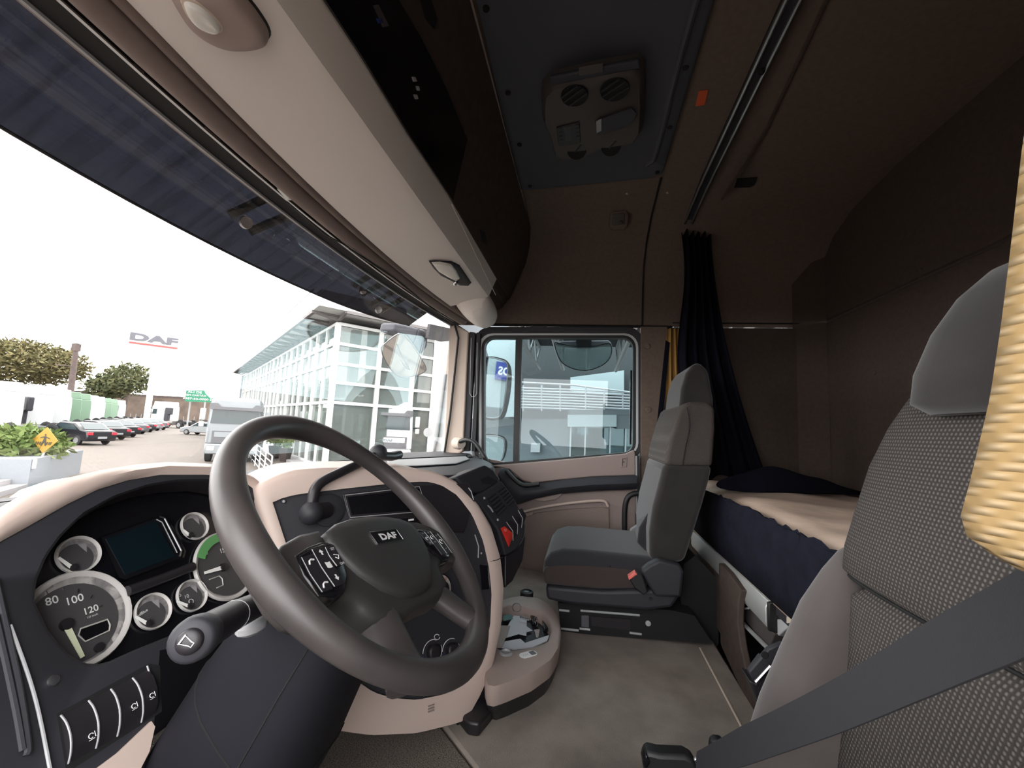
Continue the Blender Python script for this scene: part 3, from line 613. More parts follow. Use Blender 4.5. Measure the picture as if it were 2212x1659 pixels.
# spokes
def spoke(poly, k0, k1):
    return round_loft(poly, k0, k1)
for s in (-1, 1):
    mk('side_spoke', spoke([(s*x, y) for x, y in ((.112, .012), (.15, .008), (.188, -.004), (.214, -.024), (.212, -.06), (.203, -.084), (.192, -.092), (.17, -.086), (.14, -.08))], -.036, .004), 'leather', sw, sm=70)
    pts = [(s*.066, -.085), (s*.086, -.130), (s*.102, -.170), (s*.116, -.200)]
    mk('lower_spoke', B().tube(smooth_path([W3(x, y, -.022 + .020*i/3) for i, (x, y) in enumerate(pts)], 4), [.026, .027, .0275, .0275, .027, .0265, .026, .0255, .025, .025, .0255, .027, .029], 14, flat=.62), 'leather', sw, sm=70)
    podo = [(s*x, y) for x, y in ((.110, -.014), (.13, -.012), (.155, -.016), (.180, -.024), (.186, -.05), (.182, -.078), (.16, -.085), (.14, -.082), (.122, -.066), (.111, -.042))]
    pod = mk('button_pod', round_loft(podo, -.02, .0075), 'gloss_black', sw, sm=50)
    # three curved keys with pale outlines
    for k, (x0, x1) in enumerate(((.116, .134), (.136, .157), (.159, .179))):
        y0 = (-.020, -.020, -.028)[k]; y1 = (-.050, -.074, -.076)[k]
        q = [(s*x0, y0), (s*x1, y0 - .002), (s*(x1 + .002), (y0+y1)/2), (s*x1, y1), (s*(x0 + (.008 if k == 0 else .002)), y1), (s*(x0 + .002), (y0+y1)/2)]
        ky = mk('key', B().prism(wp(q, .007), WN*.0022), 'black_plastic', pod, bev=.001)
        mk('key_outline', B().tube(wp([q[1], q[2], q[3]], .0093), .00045, 4), 'dim_print', pod)
    icons = B()
    if s < 0:
        icons.text('SET', W3(-.124, -.026, .0097), WU, WV, .0035).text('OFF', W3(-.123, -.048, .0097), WU, WV, .0035)
        icons.tube(wp([(-.128, -.034), (-.120, -.036), (-.124, -.041), (-.128, -.038)], .0096), .0005, 4)
        for y, d in ((-.028, 1), (-.064, -1)): icons.poly(wp([(-.150, y), (-.146, y + .004*d), (-.142, y), (-.1445, y), (-.1445, y - .004*d), (-.1475, y - .004*d), (-.1475, y)], .0098))
        icons.poly(wp([(-.151, -.042), (-.147, -.043), (-.142, -.042), (-.142, -.050), (-.147, -.051), (-.151, -.050)], .0098))
        for y in (-.037, -.068): icons.tube(wp([(-.174, y - .004), (-.172, y), (-.168, y + .002), (-.164, y + .001)], .0096), .0011, 5)
    else:
        for x, t in ((.125, 'SET'), (.146, 'RES')): icons.text(t, W3(x, -.025, .0097), WU, WV, .0030)
        for x in (.126, .146): icons.text('OFF', W3(x, -.046, .0097), WU, WV, .0034)
        icons.tube(wp([(.126 + .004*math.cos(a), -.036 + .003*math.sin(a)) for a in [k*.7 for k in range(8)]], .0096), .0005, 4)
        icons.tube(wp([(.147 + .005*math.cos(a), -.036 + .004*math.sin(a)) for a in [k*.7 for k in range(8)]], .0096), .0005, 4)
        icons.tube(wp([(.169 + .005*math.cos(a), -.048 + .005*math.sin(a)) for a in [k*.7 for k in range(8)]], .0096), .0005, 4)
        icons.text('+', W3(.168, -.034, .0097), WU, WV, .005, bold=.03).text('-', W3(.168, -.064, .0097), WU, WV, .0012, width=.005)
    mk('key_icons', icons, 'white_print', pod)
    mk('pod_edge', B().tube(wp([podo[0], podo[1], podo[2], podo[3]], .004), .0009, 5), 'steel', pod)
# ================================================================ COLUMN, STALK
co = thing('steering_column', 'slate steering column shroud running down behind the steering wheel', 'steering column', WO - WN*.1)
def colring(s, w_, h, dv=0, sq=.7):
    return [WO - WN*s + _u*(w_/2*math.copysign(abs(math.cos(a))**sq, math.cos(a))) + _v*(dv + h/2*math.copysign(abs(math.sin(a))**sq, math.sin(a))) for a in [2*math.pi*k/28 for k in range(28)]]
mk('shroud', B().loft([colring(.03, .07, .07, -.03), colring(.06, .15, .12, -.03), colring(.10, .19, .16, -.035), colring(.17, .21, .19, -.05), colring(.26, .23, .21, -.075), colring(.36, .24, .21, -.10), colring(.46, .22, .2, -.12)]), 'shroud_slate', co, sm=70)
mk('shroud_line', B().tube([p + (p - (WO - WN*s + _v*dv)).normalized()*.0004 for s, dv, p in [(s, dv, colring(s, w_, h, dv)[15]) for s, w_, h, dv in ((.10, .19, .16, -.035), (.17, .21, .19, -.05), (.26, .23, .21, -.075), (.36, .24, .21, -.10), (.46, .22, .2, -.12))]], .0012, 5), 'void', co)
mk('shroud_line', B().tube([p + (p - (WO - WN*.26 + _v*(-.075))).normalized()*.0004 for p in colring(.26, .23, .21, -.075)[8:24]], .0012, 5), 'void', co)
mk('shroud_nub', B().ball(PP(545, 1352, WO - WN*.12, WN), .014, (1.6, 1, .7), 10), 'dim_print', co)
def PD(px, py, d): return CAM + ray(px, py)*(d/F)
sk = thing('wiper_stalk', 'black wiper stalk with round horn button sticking out left of the column', 'stalk', PD(560, 1310, .50))
e0 = PD(411, 1385, .366); e1 = PD(440, 1367, .396); e2 = PD(505, 1330, .455); e3 = PD(590, 1290, .53)
ax = (e1 - e0).normalized()
mk('stalk_body', B().tube([e3, e2.lerp(e3, .4), e2, e2.lerp(e1, .5), e1], [.013, .0145, .0155, .0165, .0165], 20), 'black_plastic', sk, sm=70)
mk('twist_collar', B().tube([e2 - ax*.002, e2 + ax*.0005], .0160, 20), 'dim_print', sk)
mk('grip_end', B().lathe([(.0165, 0), (.0185, -.008), (.0195, -.020), (.0185, -.030), (.0155, -.0335), (.001, -.034)], e1, ax, 24), 'black_soft', sk, sm=60)
eb = e1 - ax*.033; bfu = (RIGHT - ax*RIGHT.dot(ax)).normalized(); bfv = bfu.cross(-ax)
hbn = mk('horn_button', B().lathe([(.0105, 0), (.0105, -.003), (.009, -.0050), (.004, -.0058), (.001, -.0060)], eb, ax, 22), 'black_plastic', sk, sm=60)
if bfv.dot(UP) < 0: bfv = -bfv
hm = B()
tr = Matrix.Rotation(.5, 3, ax)
hu, hv = tr @ bfu, tr @ bfv
ho_ = eb - ax*.0064
hm.tube([ho_ + hu*x + hv*y for x, y in ((-.005, -.0035), (.002, -.0018), (.0045, -.0018), (.0045, .0018), (.002, .0018), (-.005, .0035))], .0005, 4, closed=True).tube([ho_ + hu*-.0055 + hv*.0042, ho_ + hu*-.0055 + hv*-.0042], .0006, 4)
mk('horn_symbol', hm, 'white_print', hbn)
side = -(FWD - ax*FWD.dot(ax)).normalized(); upd = ax.cross(side)
for p, r, sz in ((e1.lerp(e2, .25), .0168, .005), (e1.lerp(e2, .75), .0164, .005), (e2.lerp(e3, .3), .0152, .005)):
    q = p + (side*.55 + UP*.6).normalized()*(r + .0006); ic = B()
    ic.tube([q + RIGHT*(.0035*math.cos(a)) + UP*(.003*math.sin(a)) for a in [k*.785 for k in range(7)]], .0004, 4).tube([q - RIGHT*.004, q + RIGHT*.003 + UP*.004], .0004, 4)
    mk('stalk_symbol', ic, 'white_print', sk)
# ================================================================ INSTRUMENT CLUSTER
GO = V((-.562, .665, .835)); GN = V((0, -.866, .5)); GU = V((1, 0, 0)); GV = V((0, .5, .866))
def G(px, py, k=0): return PP(px, py, GO + GN*k, GN)
def gs(pts, k=0): return [G(a, b, k) for a, b in pts]
ic_ = thing('dashboard', 'beige and black dashboard with dials, centre console and vents', 'dashboard', (-.1, .6, .5))
PK = .05
def angs(pts, c, n=72):
    """resample a closed pixel loop by angle about c"""
    P = [(x - c[0], y - c[1]) for x, y in pts]; out = []
    for k in range(n):
        a = 2*math.pi*k/n; d = (math.cos(a), math.sin(a)); best = None
        for i in range(len(P)):
            p, q = P[i], P[(i+1) % len(P)]; ex, ey = q[0]-p[0], q[1]-p[1]; det = d[0]*(-ey) + ex*d[1]
            if abs(det) < 1e-9: continue
            t = (p[0]*(-ey) + ex*p[1])/det; s = (d[0]*p[1] - d[1]*p[0])/det
            if t > 0 and -1e-6 <= s <= 1 + 1e-6 and (best is None or t > best): best = t
        out.append((c[0] + d[0]*best, c[1] + d[1]*best))
    return out
gc = (330, 1230)
lip = [(66, 1298), (72, 1255), (95, 1200), (130, 1153), (179, 1107), (246, 1070), (318, 1046), (376, 1036), (445, 1034), (510, 1047), (560, 1085), (605, 1140), (615, 1190), (600, 1240), (560, 1300), (480, 1340), (380, 1372), (300, 1404), (240, 1432), (196, 1443), (150, 1425), (100, 1370)]
face = [(-90, 1240), (0, 1168), (58, 1136), (145, 1087), (202, 1058), (275, 1036), (347, 1024), (445, 1024), (520, 1035), (580, 1075), (635, 1150), (650, 1215), (640, 1290), (600, 1345), (480, 1380), (345, 1405), (340, 1440), (352, 1560), (300, 1660), (150, 1760), (-20, 1760), (-90, 1560)]
L_ = angs(lip, gc); Fc = angs(face, gc)
b = B(); n = 72
b.loft([gs(Fc, PK - .02), gs(Fc, PK), gs(L_, PK), [G(gc[0] + (x-gc[0])*.975, gc[1] + (y-gc[1])*.975, PK - .008) for x, y in L_]], closed=True, caps=False)
mk('bezel', b, 'black_soft', ic_, sm=50)
bowl = [(gc[0] + (x-gc[0])*.975, gc[1] + (y-gc[1])*.975) for x, y in L_]
b = B().loft([gs(bowl, PK - .008), [G(x, y, PK - .008).lerp(G(*gc, 0), .02) - GN*(PK - .012) for x, y in bowl]], closed=True, caps=False)
mk('bowl_wall', b, 'black_plastic', ic_, sm=60)
cg = sum([G(x, y, PK) for x, y in bowl], V())/72
mk('back_plate', B().prism([cg + (G(x, y, PK) - cg)*1.02 - GN*(PK + .002) for x, y in bowl], GN*-.006), 'gloss_black', ic_)
def gauge(c, R, big=False, rc=None, needle_to=None, nm='needle_white', cres=True):
    O = G(*c, .001); g = mk('dial', B().lathe([(R*.98, 0), (R*.98, .0015), (.001, .0015)], O, GN, 40), 'gauge_light', ic_)
    mk('dial_ring', B().lathe([(R*.90, .0015), (R*.94, .0048), (R*1.0, .0055), (R*1.03, .003), (R*1.03, 0)], O, GN, 40), 'gauge_ring', g, sm=60)
    if cres:
        o2 = O + GU*(-.16*R) + GV*(-.18*R); pts = [(R*.80*math.cos(a), R*.80*math.sin(a)) for a in [2*math.pi*k/36 for k in range(36)]]
        mk('dial_face', B().prism(on(o2, GU, GV, pts, .0018), GN*.0006), 'gauge_dark', g)
        mk('dial_notch', B().prism(on(o2 + GU*(R*.42) + GV*(R*.50), GU, GV, [(-.22*R, .25*R), (.2*R, .2*R), (.1*R, -.3*R)], .0026), GN*.0003), 'gauge_light', g)
    if needle_to:
        t = G(*needle_to[1], .006); s0 = G(*needle_to[0], .006); d = (t - s0).normalized(); e = d.cross(GN)
        w_ = R*.075 if big else R*.12
        mk('needle', B().prism([s0 + e*w_*.8, s0 - e*w_*.8, t - e*w_*.5, t + e*w_*.5], GN*.001), nm, g)
        mk('needle_cap', B().lathe([(R*(.12 if big else .2), 0), (R*(.11 if big else .18), .005), (.0005, .006)], G(*needle_to[0], .004), GN, 20), 'black_plastic', g, sm=60)
    return g
sp = gauge((168, 1338), .064, True, cres=False, needle_to=((142, 1350), (178, 1420)), nm='needle')
pts = [(-.002 + .052*math.cos(a), -.002 + .052*math.sin(a)) for a in [2*math.pi*k/48 for k in range(48)]]
mk('dial_face', B().prism(on(G(162, 1342, .001), GU, GV, pts, .0018), GN*.0006), 'gauge_dark', sp)
for t, q, h in (('80', (112, 1297), .0105), ('100', (163, 1294), .0105), ('120', (198, 1316), .0092), ('20', (118, 1400), .008)): mk('dial_number', B().text(t, G(*q, .0042), GU, GV, h, bold=.01), 'white_print', sp, kind='stuff')
mk('dial_print', B().text('125 km/h', G(200, 1330, .0042), GU, GV, .0025), 'white_print', sp, kind='stuff')
for q0, q1 in (((104, 1284), (100, 1276)), ((137, 1276), (135, 1270)), ((168, 1280), (170, 1272)), ((196, 1292), (200, 1285)), ((215, 1312), (221, 1307))): mk('dial_tick', B().tube([G(*q0, .0062), G(*q1, .0062)], .0006, 4), 'black_rubber', sp)
wq = [(170, 1372), (174, 1358), (232, 1338), (238, 1350), (236, 1362), (184, 1386)]
mk('trip_window', B().prism(gs(wq, .003), GN*.001), 'gloss_black', sp)
mk('trip_frame', B().tube(gs(wq, .0045), .0011, 5, closed=True), 'gauge_ring', sp)
mk('trip_knob', B().lathe([(.006, 0), (.006, .004), (.001, .005)], G(212, 1400, .003), GN, 14), 'black_plastic', sp)
gauge((168, 1199), .0265, needle_to=((157, 1228), (126, 1205)))
a1 = gauge((329, 1321), .0268, needle_to=((319, 1348), (292, 1332)))
mk('dial_text', B().text('AdBlue', G(307, 1324, .0042), (GU*.98 + GV*.2), (GV*.98 - GU*.2), .0042), 'white_print', a1)
a2 = gauge((413, 1287), .0262, needle_to=((408, 1310), (382, 1299)))
mk('dial_text', B().text('5', G(389, 1285, .0042), GU, GV, .006).text('10', G(404, 1288, .0042), GU, GV, .006).tube([G(413 + 5*math.cos(a), 1299 + 5*math.sin(a), .0045) for a in [k*.6 for k in range(11)]], .0005, 4), 'white_print', a2)
gauge((419, 1137), .0258, needle_to=((410, 1157), (396, 1145)))
tg = gauge((487, 1222), .064, True, cres=False, needle_to=((481, 1226), (441, 1238)))
mk('dial_face', B().prism(on(G(487, 1222, .001), GU, GV, circ(.056, 48), .0018), GN*.0006), 'gauge_dark', tg)
mk('green_arc', B().prism(on(G(487, 1222, .001), GU, GV, circ(.063, 20, 75, 150) + circ(.047, 20, 75, 150)[::-1], .004), GN*.002), 'gauge_green', tg)
mk('dial_text', B().text('10', G(444, 1194, .0042), GU, GV, .009, bold=.01).text('15', G(481, 1189, .0042), GU, GV, .009, bold=.01).text('5', G(440, 1262, .0042), GU, GV, .006), 'white_print', tg)
mk('trip_frame', B().tube(gs([(452, 1252), (474, 1244), (480, 1250), (482, 1264), (468, 1270)], .0045), .001, 5), 'gauge_ring', tg)
# trip computer display and slot under it
ds = mk('display_case', B().loft([gs([(215, 1160), (350, 1112), (362, 1116), (402, 1190), (398, 1206), (268, 1256), (254, 1250)], .0), gs([(218, 1161), (349, 1115), (360, 1119), (398, 1190), (394, 1204), (270, 1252), (257, 1247)], .012)]), 'gloss_black', ic_)
mk('display_screen', B().prism(gs([(228, 1164), (336, 1126), (378, 1202), (270, 1242)], .0122), GN*.0006), 'screen_dark', ds)
mk('display_trim', B().tube(gs([(345, 1116), (356, 1120), (392, 1190), (388, 1202)], .0126), .0014, 5), 'steel', ds)
mk('display_trim', B().tube(gs([(338, 1122), (350, 1128), (383, 1194)], .0128), .0008, 5), 'dim_print', ds)
mk('card_slot', B().tube(gs([(275, 1277), (345, 1252), (416, 1224)], .008), .008, 10), 'black_plastic', ic_)
sc0 = mk('screw', B().lathe([(.006, 0), (.0055, .002), (.001, .0028)], G(115, 1470, PK), GN, 14), 'steel', ic_)
# switch bank below the dials
for k, (qa, qb) in enumerate(((((130, 1546), (146, 1650)), ((188, 1516), (204, 1618))), (((190, 1514), (206, 1617)), ((236, 1490), (250, 1592))), (((238, 1489), (252, 1591)), ((283, 1466), (302, 1562))), (((285, 1465), (304, 1561)), ((320, 1446), (336, 1540))))):
    (a0, a1), (b0, b1) = qa, qb
    A = [G(*a0, PK + .001), G(*b0, PK + .001), G(*b1, PK + .001), G(*a1, PK + .001)]
    mid = [A[0].lerp(A[3], .5) + GN*.010, A[1].lerp(A[2], .5) + GN*.010]
    q1 = [A[0].lerp(A[3], .2) + GN*.007, A[1].lerp(A[2], .2) + GN*.007]; q3 = [A[0].lerp(A[3], .8) + GN*.007, A[1].lerp(A[2], .8) + GN*.007]
    sb = B().add([A[0], A[1], q1[0], q1[1], mid[0], mid[1], q3[0], q3[1], A[3], A[2]], [(0, 1, 3, 2), (2, 3, 5, 4), (4, 5, 7, 6), (6, 7, 9, 8), (0, 2, 4, 6, 8), (1, 9, 7, 5, 3)])
    sx = mk('rocker_switch', sb, 'black_plastic', ic_, sm=50)
    mk('switch_edge', B().tube(smooth_path([A[0] + GN*.001, q1[0], mid[0], q3[0], A[3] + GN*.001], 3), .0011, 5), 'dim_print', sx)
    if k in (0, 2, 3):
        o = A[2].lerp(A[0], .30 if k == 0 else .42) + GN*.0105; sy = B()
        sy.tube([o + GU*x + GV*y for x, y in circ(.0026, 10, 20, 300)], .0005, 4).tube([o + GU*.004 + GV*-.003, o + GU*.004 + GV*.003], .0004, 4).tube([o + GU*-.003 + GV*-.004, o + GU*.003 + GV*-.004], .0004, 4)
        mk('switch_symbol', sy, 'white_print', sx)
mk('bank_recess', B().prism(gs([(116, 1545), (316, 1436), (340, 1440), (344, 1540), (150, 1665), (136, 1665)], PK - .004), GN*.0045), 'void', ic_)
mk('bank_end_trim', B().tube(gs([(318, 1438), (323, 1455), (328, 1480)], PK + .002), .0012, 5), 'dim_print', ic_)
for q in (((-10, 1250), (20, 1385), (44, 1500), (60, 1610), (57, 1632)), ((-10, 1330), (15, 1440), (36, 1540), (50, 1620))):
    mk('vent_rib', B().tube(smooth_path(gs(q, PK + .003), 4), .0032, 7), 'black_soft', ic_)
mk('vent_rib', B().tube(smooth_path(gs(((22, 1350), (60, 1455), (84, 1540), (112, 1680)), PK + .003), 4), .0018, 7), 'dim_print', ic_)
# beige hood over the cluster and the beige strip below the switches
A_ = [(-90, 1165), (0, 1103), (72, 1057), (156, 1032), (217, 1018), (289, 1006), (362, 1000), (445, 1003), (500, 1010), (545, 1030), (592, 1066), (645, 1140)]
B_ = [(-90, 1236), (0, 1168), (58, 1136), (145, 1087), (210, 1056), (275, 1036), (347, 1024), (445, 1024), (495, 1030), (535, 1045), (580, 1080), (632, 1148)]
r0 = gs(B_, PK - .01); r1 = gs(B_, PK + .001); r3 = gs(A_, PK - .004)
r2 = [p.lerp(q, .45) + GN*.010 for p, q in zip(r1, r3)]
r4 = [p + V((0, .06, -.035)) for p in r3]; r5 = [p + V((0, .20, -.16)) for p in r3]
hd = ic_
mk('hood_shell', B().loft([r0, r1, r2, r3, r4, r5], closed=False), 'beige_plastic', hd, sm=70, solid=.003)
mk('lower_strip', B().prism(gs([(200, 1665), (250, 1628), (322, 1560), (330, 1572), (318, 1625), (285, 1690), (220, 1700)], PK + .0005), GN*.004), 'beige_plastic', ic_)
# ================================================================ CENTRE CONSOLE (fascia turned to the driver)
FP = V((.03, .24, .8)); FN = V((-.62, -.72, .3)).normalized(); FU = V((.72, -.62, 0)).normalized(); FV = FN.cross(FU)
if FV.z < 0: FV = -FV
def K(px, py, k=0): return PP(px, py, FP + FN*k, FN)
def ks(pts, k=0): return [K(a, b, k) for a, b in pts]
BACK = V((.62, .78, 0)).normalized()
cs = ic_
kout = [(548, 1062), (565, 1043), (600, 1026), (640, 1015), (700, 1011), (800, 1009), (890, 1011), (940, 1019), (985, 1040), (1030, 1085), (1060, 1135), (1081, 1205), (1088, 1270), (1083, 1350), (1066, 1430), (1040, 1497), (1008, 1555), (985, 1563), (900, 1584), (800, 1588), (700, 1574), (600, 1545), (562, 1532), (606, 1440), (612, 1300), (588, 1180)]
kin = [(588, 1082), (640, 1068), (740, 1056), (860, 1043), (920, 1040), (952, 1047), (988, 1070), (1020, 1112), (1044, 1170), (1056, 1225), (1062, 1280), (1059, 1350), (1044, 1415), (1010, 1470), (960, 1500), (900, 1512), (850, 1508), (808, 1496), (770, 1470), (740, 1420), (700, 1330), (636, 1230)]
kc = (830, 1270); KO = angs(kout, kc, 96); KI = angs(kin, kc, 96)
ro, ri = ks(KO, -.006), ks(KI, 0)
b = B().loft([ks(KI, -.014), ri, [p.lerp(q, .3) + FN*.004 for p, q in zip(ri, ro)], [p.lerp(q, .75) + FN*.004 for p, q in zip(ri, ro)], ro, [p + BACK*.03 - FN*.012 for p in ro], [p + BACK*.16 for p in ro]], closed=True, caps=False)
mk('console_rim', b, 'beige_plastic', cs, sm=60)
mk('fascia', B().prism(ks(KI, -.008), -FN*.01), 'black_soft', cs)
mk('rim_seam', B().tube([K(1059, 1213, .0005), K(1075, 1209, .003), K(1086, 1203, -.003)], .0012, 5), 'void', cs)
for q in ((613, 1083), (968, 1073), (1040, 1195)):
    s_ = mk('screw', B().lathe([(.0052, 0), (.005, .0015), (.001, .002)], K(*q, -.007), FN, 12), 'black_plastic', cs); mk('screw_head', B().lathe([(.003, 0), (.001, .0008)], K(*q, -.005), FN, 8), 'dim_print', s_)
# radio
rd = mk('radio', B().prism(ks([(738, 1068), (905, 1050), (1010, 1044), (1024, 1082), (1000, 1150), (760, 1150)], -.0078), FN*.006), 'black_plastic', cs, bev=.002)
mk('radio_display', B().prism(ks([(750, 1074), (905, 1056), (918, 1100), (760, 1112)], -.0015), FN*.001), 'gloss_black', rd)
mk('display_frame', B().tube(ks([(745, 1070), (906, 1051), (924, 1104), (757, 1118)], -.0012), .0012, 5, closed=True), 'dim_print', rd)
mk('radio_buttons', B().prism(ks([(762, 1128), (935, 1116), (940, 1142), (768, 1148)], -.0015), FN*.001), 'gloss_black', rd)
mk('radio_print', B().prism(ks([(835, 1128), (849, 1126), (849, 1129), (835, 1131)], -.0002), FN*.0002), 'white_print', rd)
mk('radio_print', B().prism(ks([(882, 1122), (894, 1120), (894, 1124), (882, 1126)], -.0002), FN*.0002), 'white_print', rd)
mk('radio_end', B().tube(ks([(1012, 1054), (1018, 1062), (1023, 1080)], 0), .0014, 5), 'dim_print', rd)
mk('fascia_mark', B().tube(ks([(950, 1066), (938, 1068), (942, 1088), (950, 1092)], -.0073), .0009, 4).tube(ks([(940, 1077), (947, 1077)], -.0073), .0009, 4), 'black_plastic', cs)
mk('round_blank', B().lathe([(.0145, 0), (.0145, .003), (.012, .0045), (.001, .005)], K(970, 1144, -.008), FN, 24), 'cream', cs, sm=60)
for a, b_ in ((((1026, 1155), (1034, 1180), (1033, 1205)), .0016), (((1052, 1222), (1056, 1250), (1056, 1272)), .0016), (((1026, 1238), (1033, 1262)), .0012)):
    mk('fascia_trim', B().tube(ks(a, -.007), b_, 5), 'dim_print', cs)
mk('drawer_face', B().prism(ks([(1036, 1220), (1052, 1222), (1056, 1272), (1040, 1274)], -.0075), FN*.003), 'gloss_black', cs)
# rotary park/ignition selector
rs = mk('selector_dial', B().lathe([(.036, 0), (.036, .003), (.033, .004), (.001, .004)], K(947, 1272, -.008), FN, 36), 'gloss_black', cs)
rsc = K(947, 1272, -.008) + FN*.0042
mk('dial_band', B().prism(on(rsc, FU, FV, circ(.033, 24, -60, 150) + circ(.022, 24, -60, 150)[::-1]), FN*.0008), 'gauge_ring', rs)
mk('dial_band', B().prism(on(rsc, FU, FV, circ(.0325, 12, 40, 110) + circ(.0225, 12, 40, 110)[::-1], .001), FN*.0005), 'card', rs)
mk('dial_marks', B().text('P', rsc + FU*.010 + FV*.026 + FN*.0018, FU, FV, .006).text('D', rsc + FU*.020 + FV*.019 + FN*.0018, FU, FV, .006), 'orange_sticker', rs)
mk('dial_knob', B().lathe([(.019, 0), (.018, .018), (.012, .021), (.001, .0215)], rsc, FN, 24), 'black_plastic', rs, sm=60)
mk('dial_pointer', B().box(rsc + FU*.004 + FV*.012 + FN*.0216, (.004, .008, .001), Matrix((FU, FV, FN)).transposed()), 'white_print', rs)
# climate knobs low on the fascia
for c, r in (((934, 1408), .026), ((974, 1404), .025)):
    O = K(*c, -.008); kn = mk('climate_knob', B().lathe([(r*.62, 0), (r*.6, .014), (r*.5, .017), (r*.3, .0165), (.001, .016)], O, FN, 24), 'black_plastic', cs, sm=60)
    mk('knob_scale', B().tube(on(O, FU, FV, circ(r*.95, 16, 60, 175), .0008), .0009, 4).tube(on(O, FU, FV, circ(r*.95, 10, -60, 20), .0008), .0009, 4), 'white_print', kn)
    mk('knob_scale_blue', B().tube(on(O, FU, FV, circ(r*.95, 8, 185, 240), .0008), .0011, 4), 'sign_blue', kn)
mk('fan_mark', B().tube(ks([(944 + 6*math.cos(a), 1376 + 6*math.sin(a)) for a in [k*.8 for k in range(8)]], -.0074), .0008, 4), 'white_print', cs)
sl_ = B()
for i in range(3): sl_.tube(ks([(925, 1538 - i*6), (938, 1534 - i*6)], .006), .0014, 5)
mk('brand_slashes', sl_, 'beige_dark', cs)
mk('sliding_cover', B().prism(ks([(1008, 1556), (985, 1563), (1010, 1592), (1030, 1595), (1055, 1560), (1066, 1490), (1060, 1440)], -.03), BACK*.05), 'black_plastic', cs)
# ball joint mount
bm_ = thing('phone_mount', 'black ball jointed phone mount arm rising from the console beside the radio', 'phone mount', K(690, 1110))
bc = K(672, 1108, .022)
mk('mount_disc', B().lathe([(.036, 0), (.036, .005), (.030, .008), (.001, .008)], K(708, 1102, -.008), FN, 30), 'slate_plastic', bm_, sm=60)
mk('mount_neck', B().tube([K(706, 1102, -.004), bc], .018, 16), 'black_plastic', bm_, sm=60)
mk('ball', B().ball(bc, .0245, n=22), 'black_soft', bm_, sm=80)
arm = smooth_path([bc + FV*.018, K(676, 1075, .024), K(682, 1055, .024), K(700, 1038, .022), K(745, 1016, .016), K(778, 1000, .0), K(806, 984, -.05)], 5)
mk('arm', B().tube(arm, [.0125 - .003*i/len(arm) for i in range(len(arm))], 14), 'black_plastic', bm_, sm=70)
mk('holder_head', B().ball(K(817, 978, -.07), .024, (1, 1, .95), 16), 'black_soft', bm_, sm=80)
mk('holder_foot', B().tube([K(822, 985, -.07), K(845, 986, -.10), K(862, 982, -.14)], .013, 10), 'black_plastic', bm_)
# ================================================================ DASHBOARD, passenger side
db = ic_
dxy = [(-.12, .66), (-.03, .505), (.05, .42), (.13, .365), (.25, .335), (.44, .335), (.62, .385), (.80, .465), (.92, .52), (1.0, .55), (1.0, .80), (.6, .86), (.2, .89), (-.2, .89), (-.9, .86), (-.9, .80), (-.3, .80)]
mk('dash_top', B().prism([V((x, y, .945)) for x, y in dxy], (0, 0, .056)), 'slate_plastic', db, bev=.014, bs=3)
mk('dash_front', B().prism([V((x, y, .56)) for x, y in ((.08, .44), (.13, .385), (.25, .36), (.44, .365), (.62, .42), (.80, .49), (1.0, .57), (1.0, .85), (.1, .85))], (0, 0, .39)), 'black_soft', db, bev=.02)
mk('speaker_grille', B().prism([PZ(*q, 1.004) for q in ((835, 996), (1006, 987), (1014, 993), (985, 1003), (900, 1008), (842, 1008))], (0, 0, .004)), 'metal_grey', db, bev=.002)
mk('grille_lid', B().prism([PZ(*q, 1.006) for q in ((850, 992), (1006, 985), (1010, 980), (990, 975), (862, 979))], (0, 0, .003)), 'slate_plastic', db)
mk('corner_vent', B().prism([PZ(*q, 1.004) for q in ((1004, 981), (1014, 980), (1022, 987), (1012, 988))], (0, 0, .003)), 'void', db)
mk('corner_vent', B().prism([PZ(*q, 1.004) for q in ((1032, 982), (1040, 982), (1044, 990), (1036, 991))], (0, 0, .003)), 'void', db)
for q in (((545, 1026), (700, 1001), (790, 992), (850, 986)),):
    mk('wiper_line', B().tube([PY(*p, .93) for p in q], .006, 6), 'black_rubber', db)
# vent and switch panel beside the console rim
NP = V((.10, .27, .85)); NN = V((-.45, -.85, .28)).normalized(); NU = V((.85, -.45, 0)).normalized(); NV = NN.cross(NU)
if NV.z < 0: NV = -NV
def Q(px, py, k=0): return PP(px, py, NP + NN*k, NN)
def qs(p, k=0): return [Q(a, b, k) for a, b in p]
vp = ic_
mk('panel_body', B().prism(qs([(1023, 1072), (1045, 1062), (1083, 1038), (1112, 1077), (1122, 1098), (1135, 1134), (1133, 1160), (1118, 1185), (1103, 1196), (1092, 1200), (1076, 1144), (1048, 1105)]), -NN*.12), 'black_soft', vp, bev=.005)
mk('upper_tray', B().prism(qs([(983, 1031), (1048, 1004), (1066, 1014), (1082, 1036), (1045, 1064), (1016, 1067)], -.004), -NN*.10), 'slate_plastic', vp, bev=.006)
mk('tray_recess', B().prism(qs([(1037, 1035), (1054, 1028), (1076, 1040), (1070, 1046), (1042, 1046)], -.0035), NN*.001), 'void', vp)
mk('lower_body', B().prism(qs([(1092, 1200), (1118, 1186), (1136, 1156), (1130, 1210), (1108, 1255), (1092, 1270)], -.01), -NN*.10), 'black_plastic', vp, bev=.004)
vn = mk('air_vent', B().prism(qs([(1052, 1078), (1088, 1052), (1111, 1080), (1075, 1115)], .0002), NN*.003), 'void', vp)
TL, TR, BR, BL = Q(1053, 1078), Q(1088, 1053), Q(1110, 1080), Q(1075, 1114)
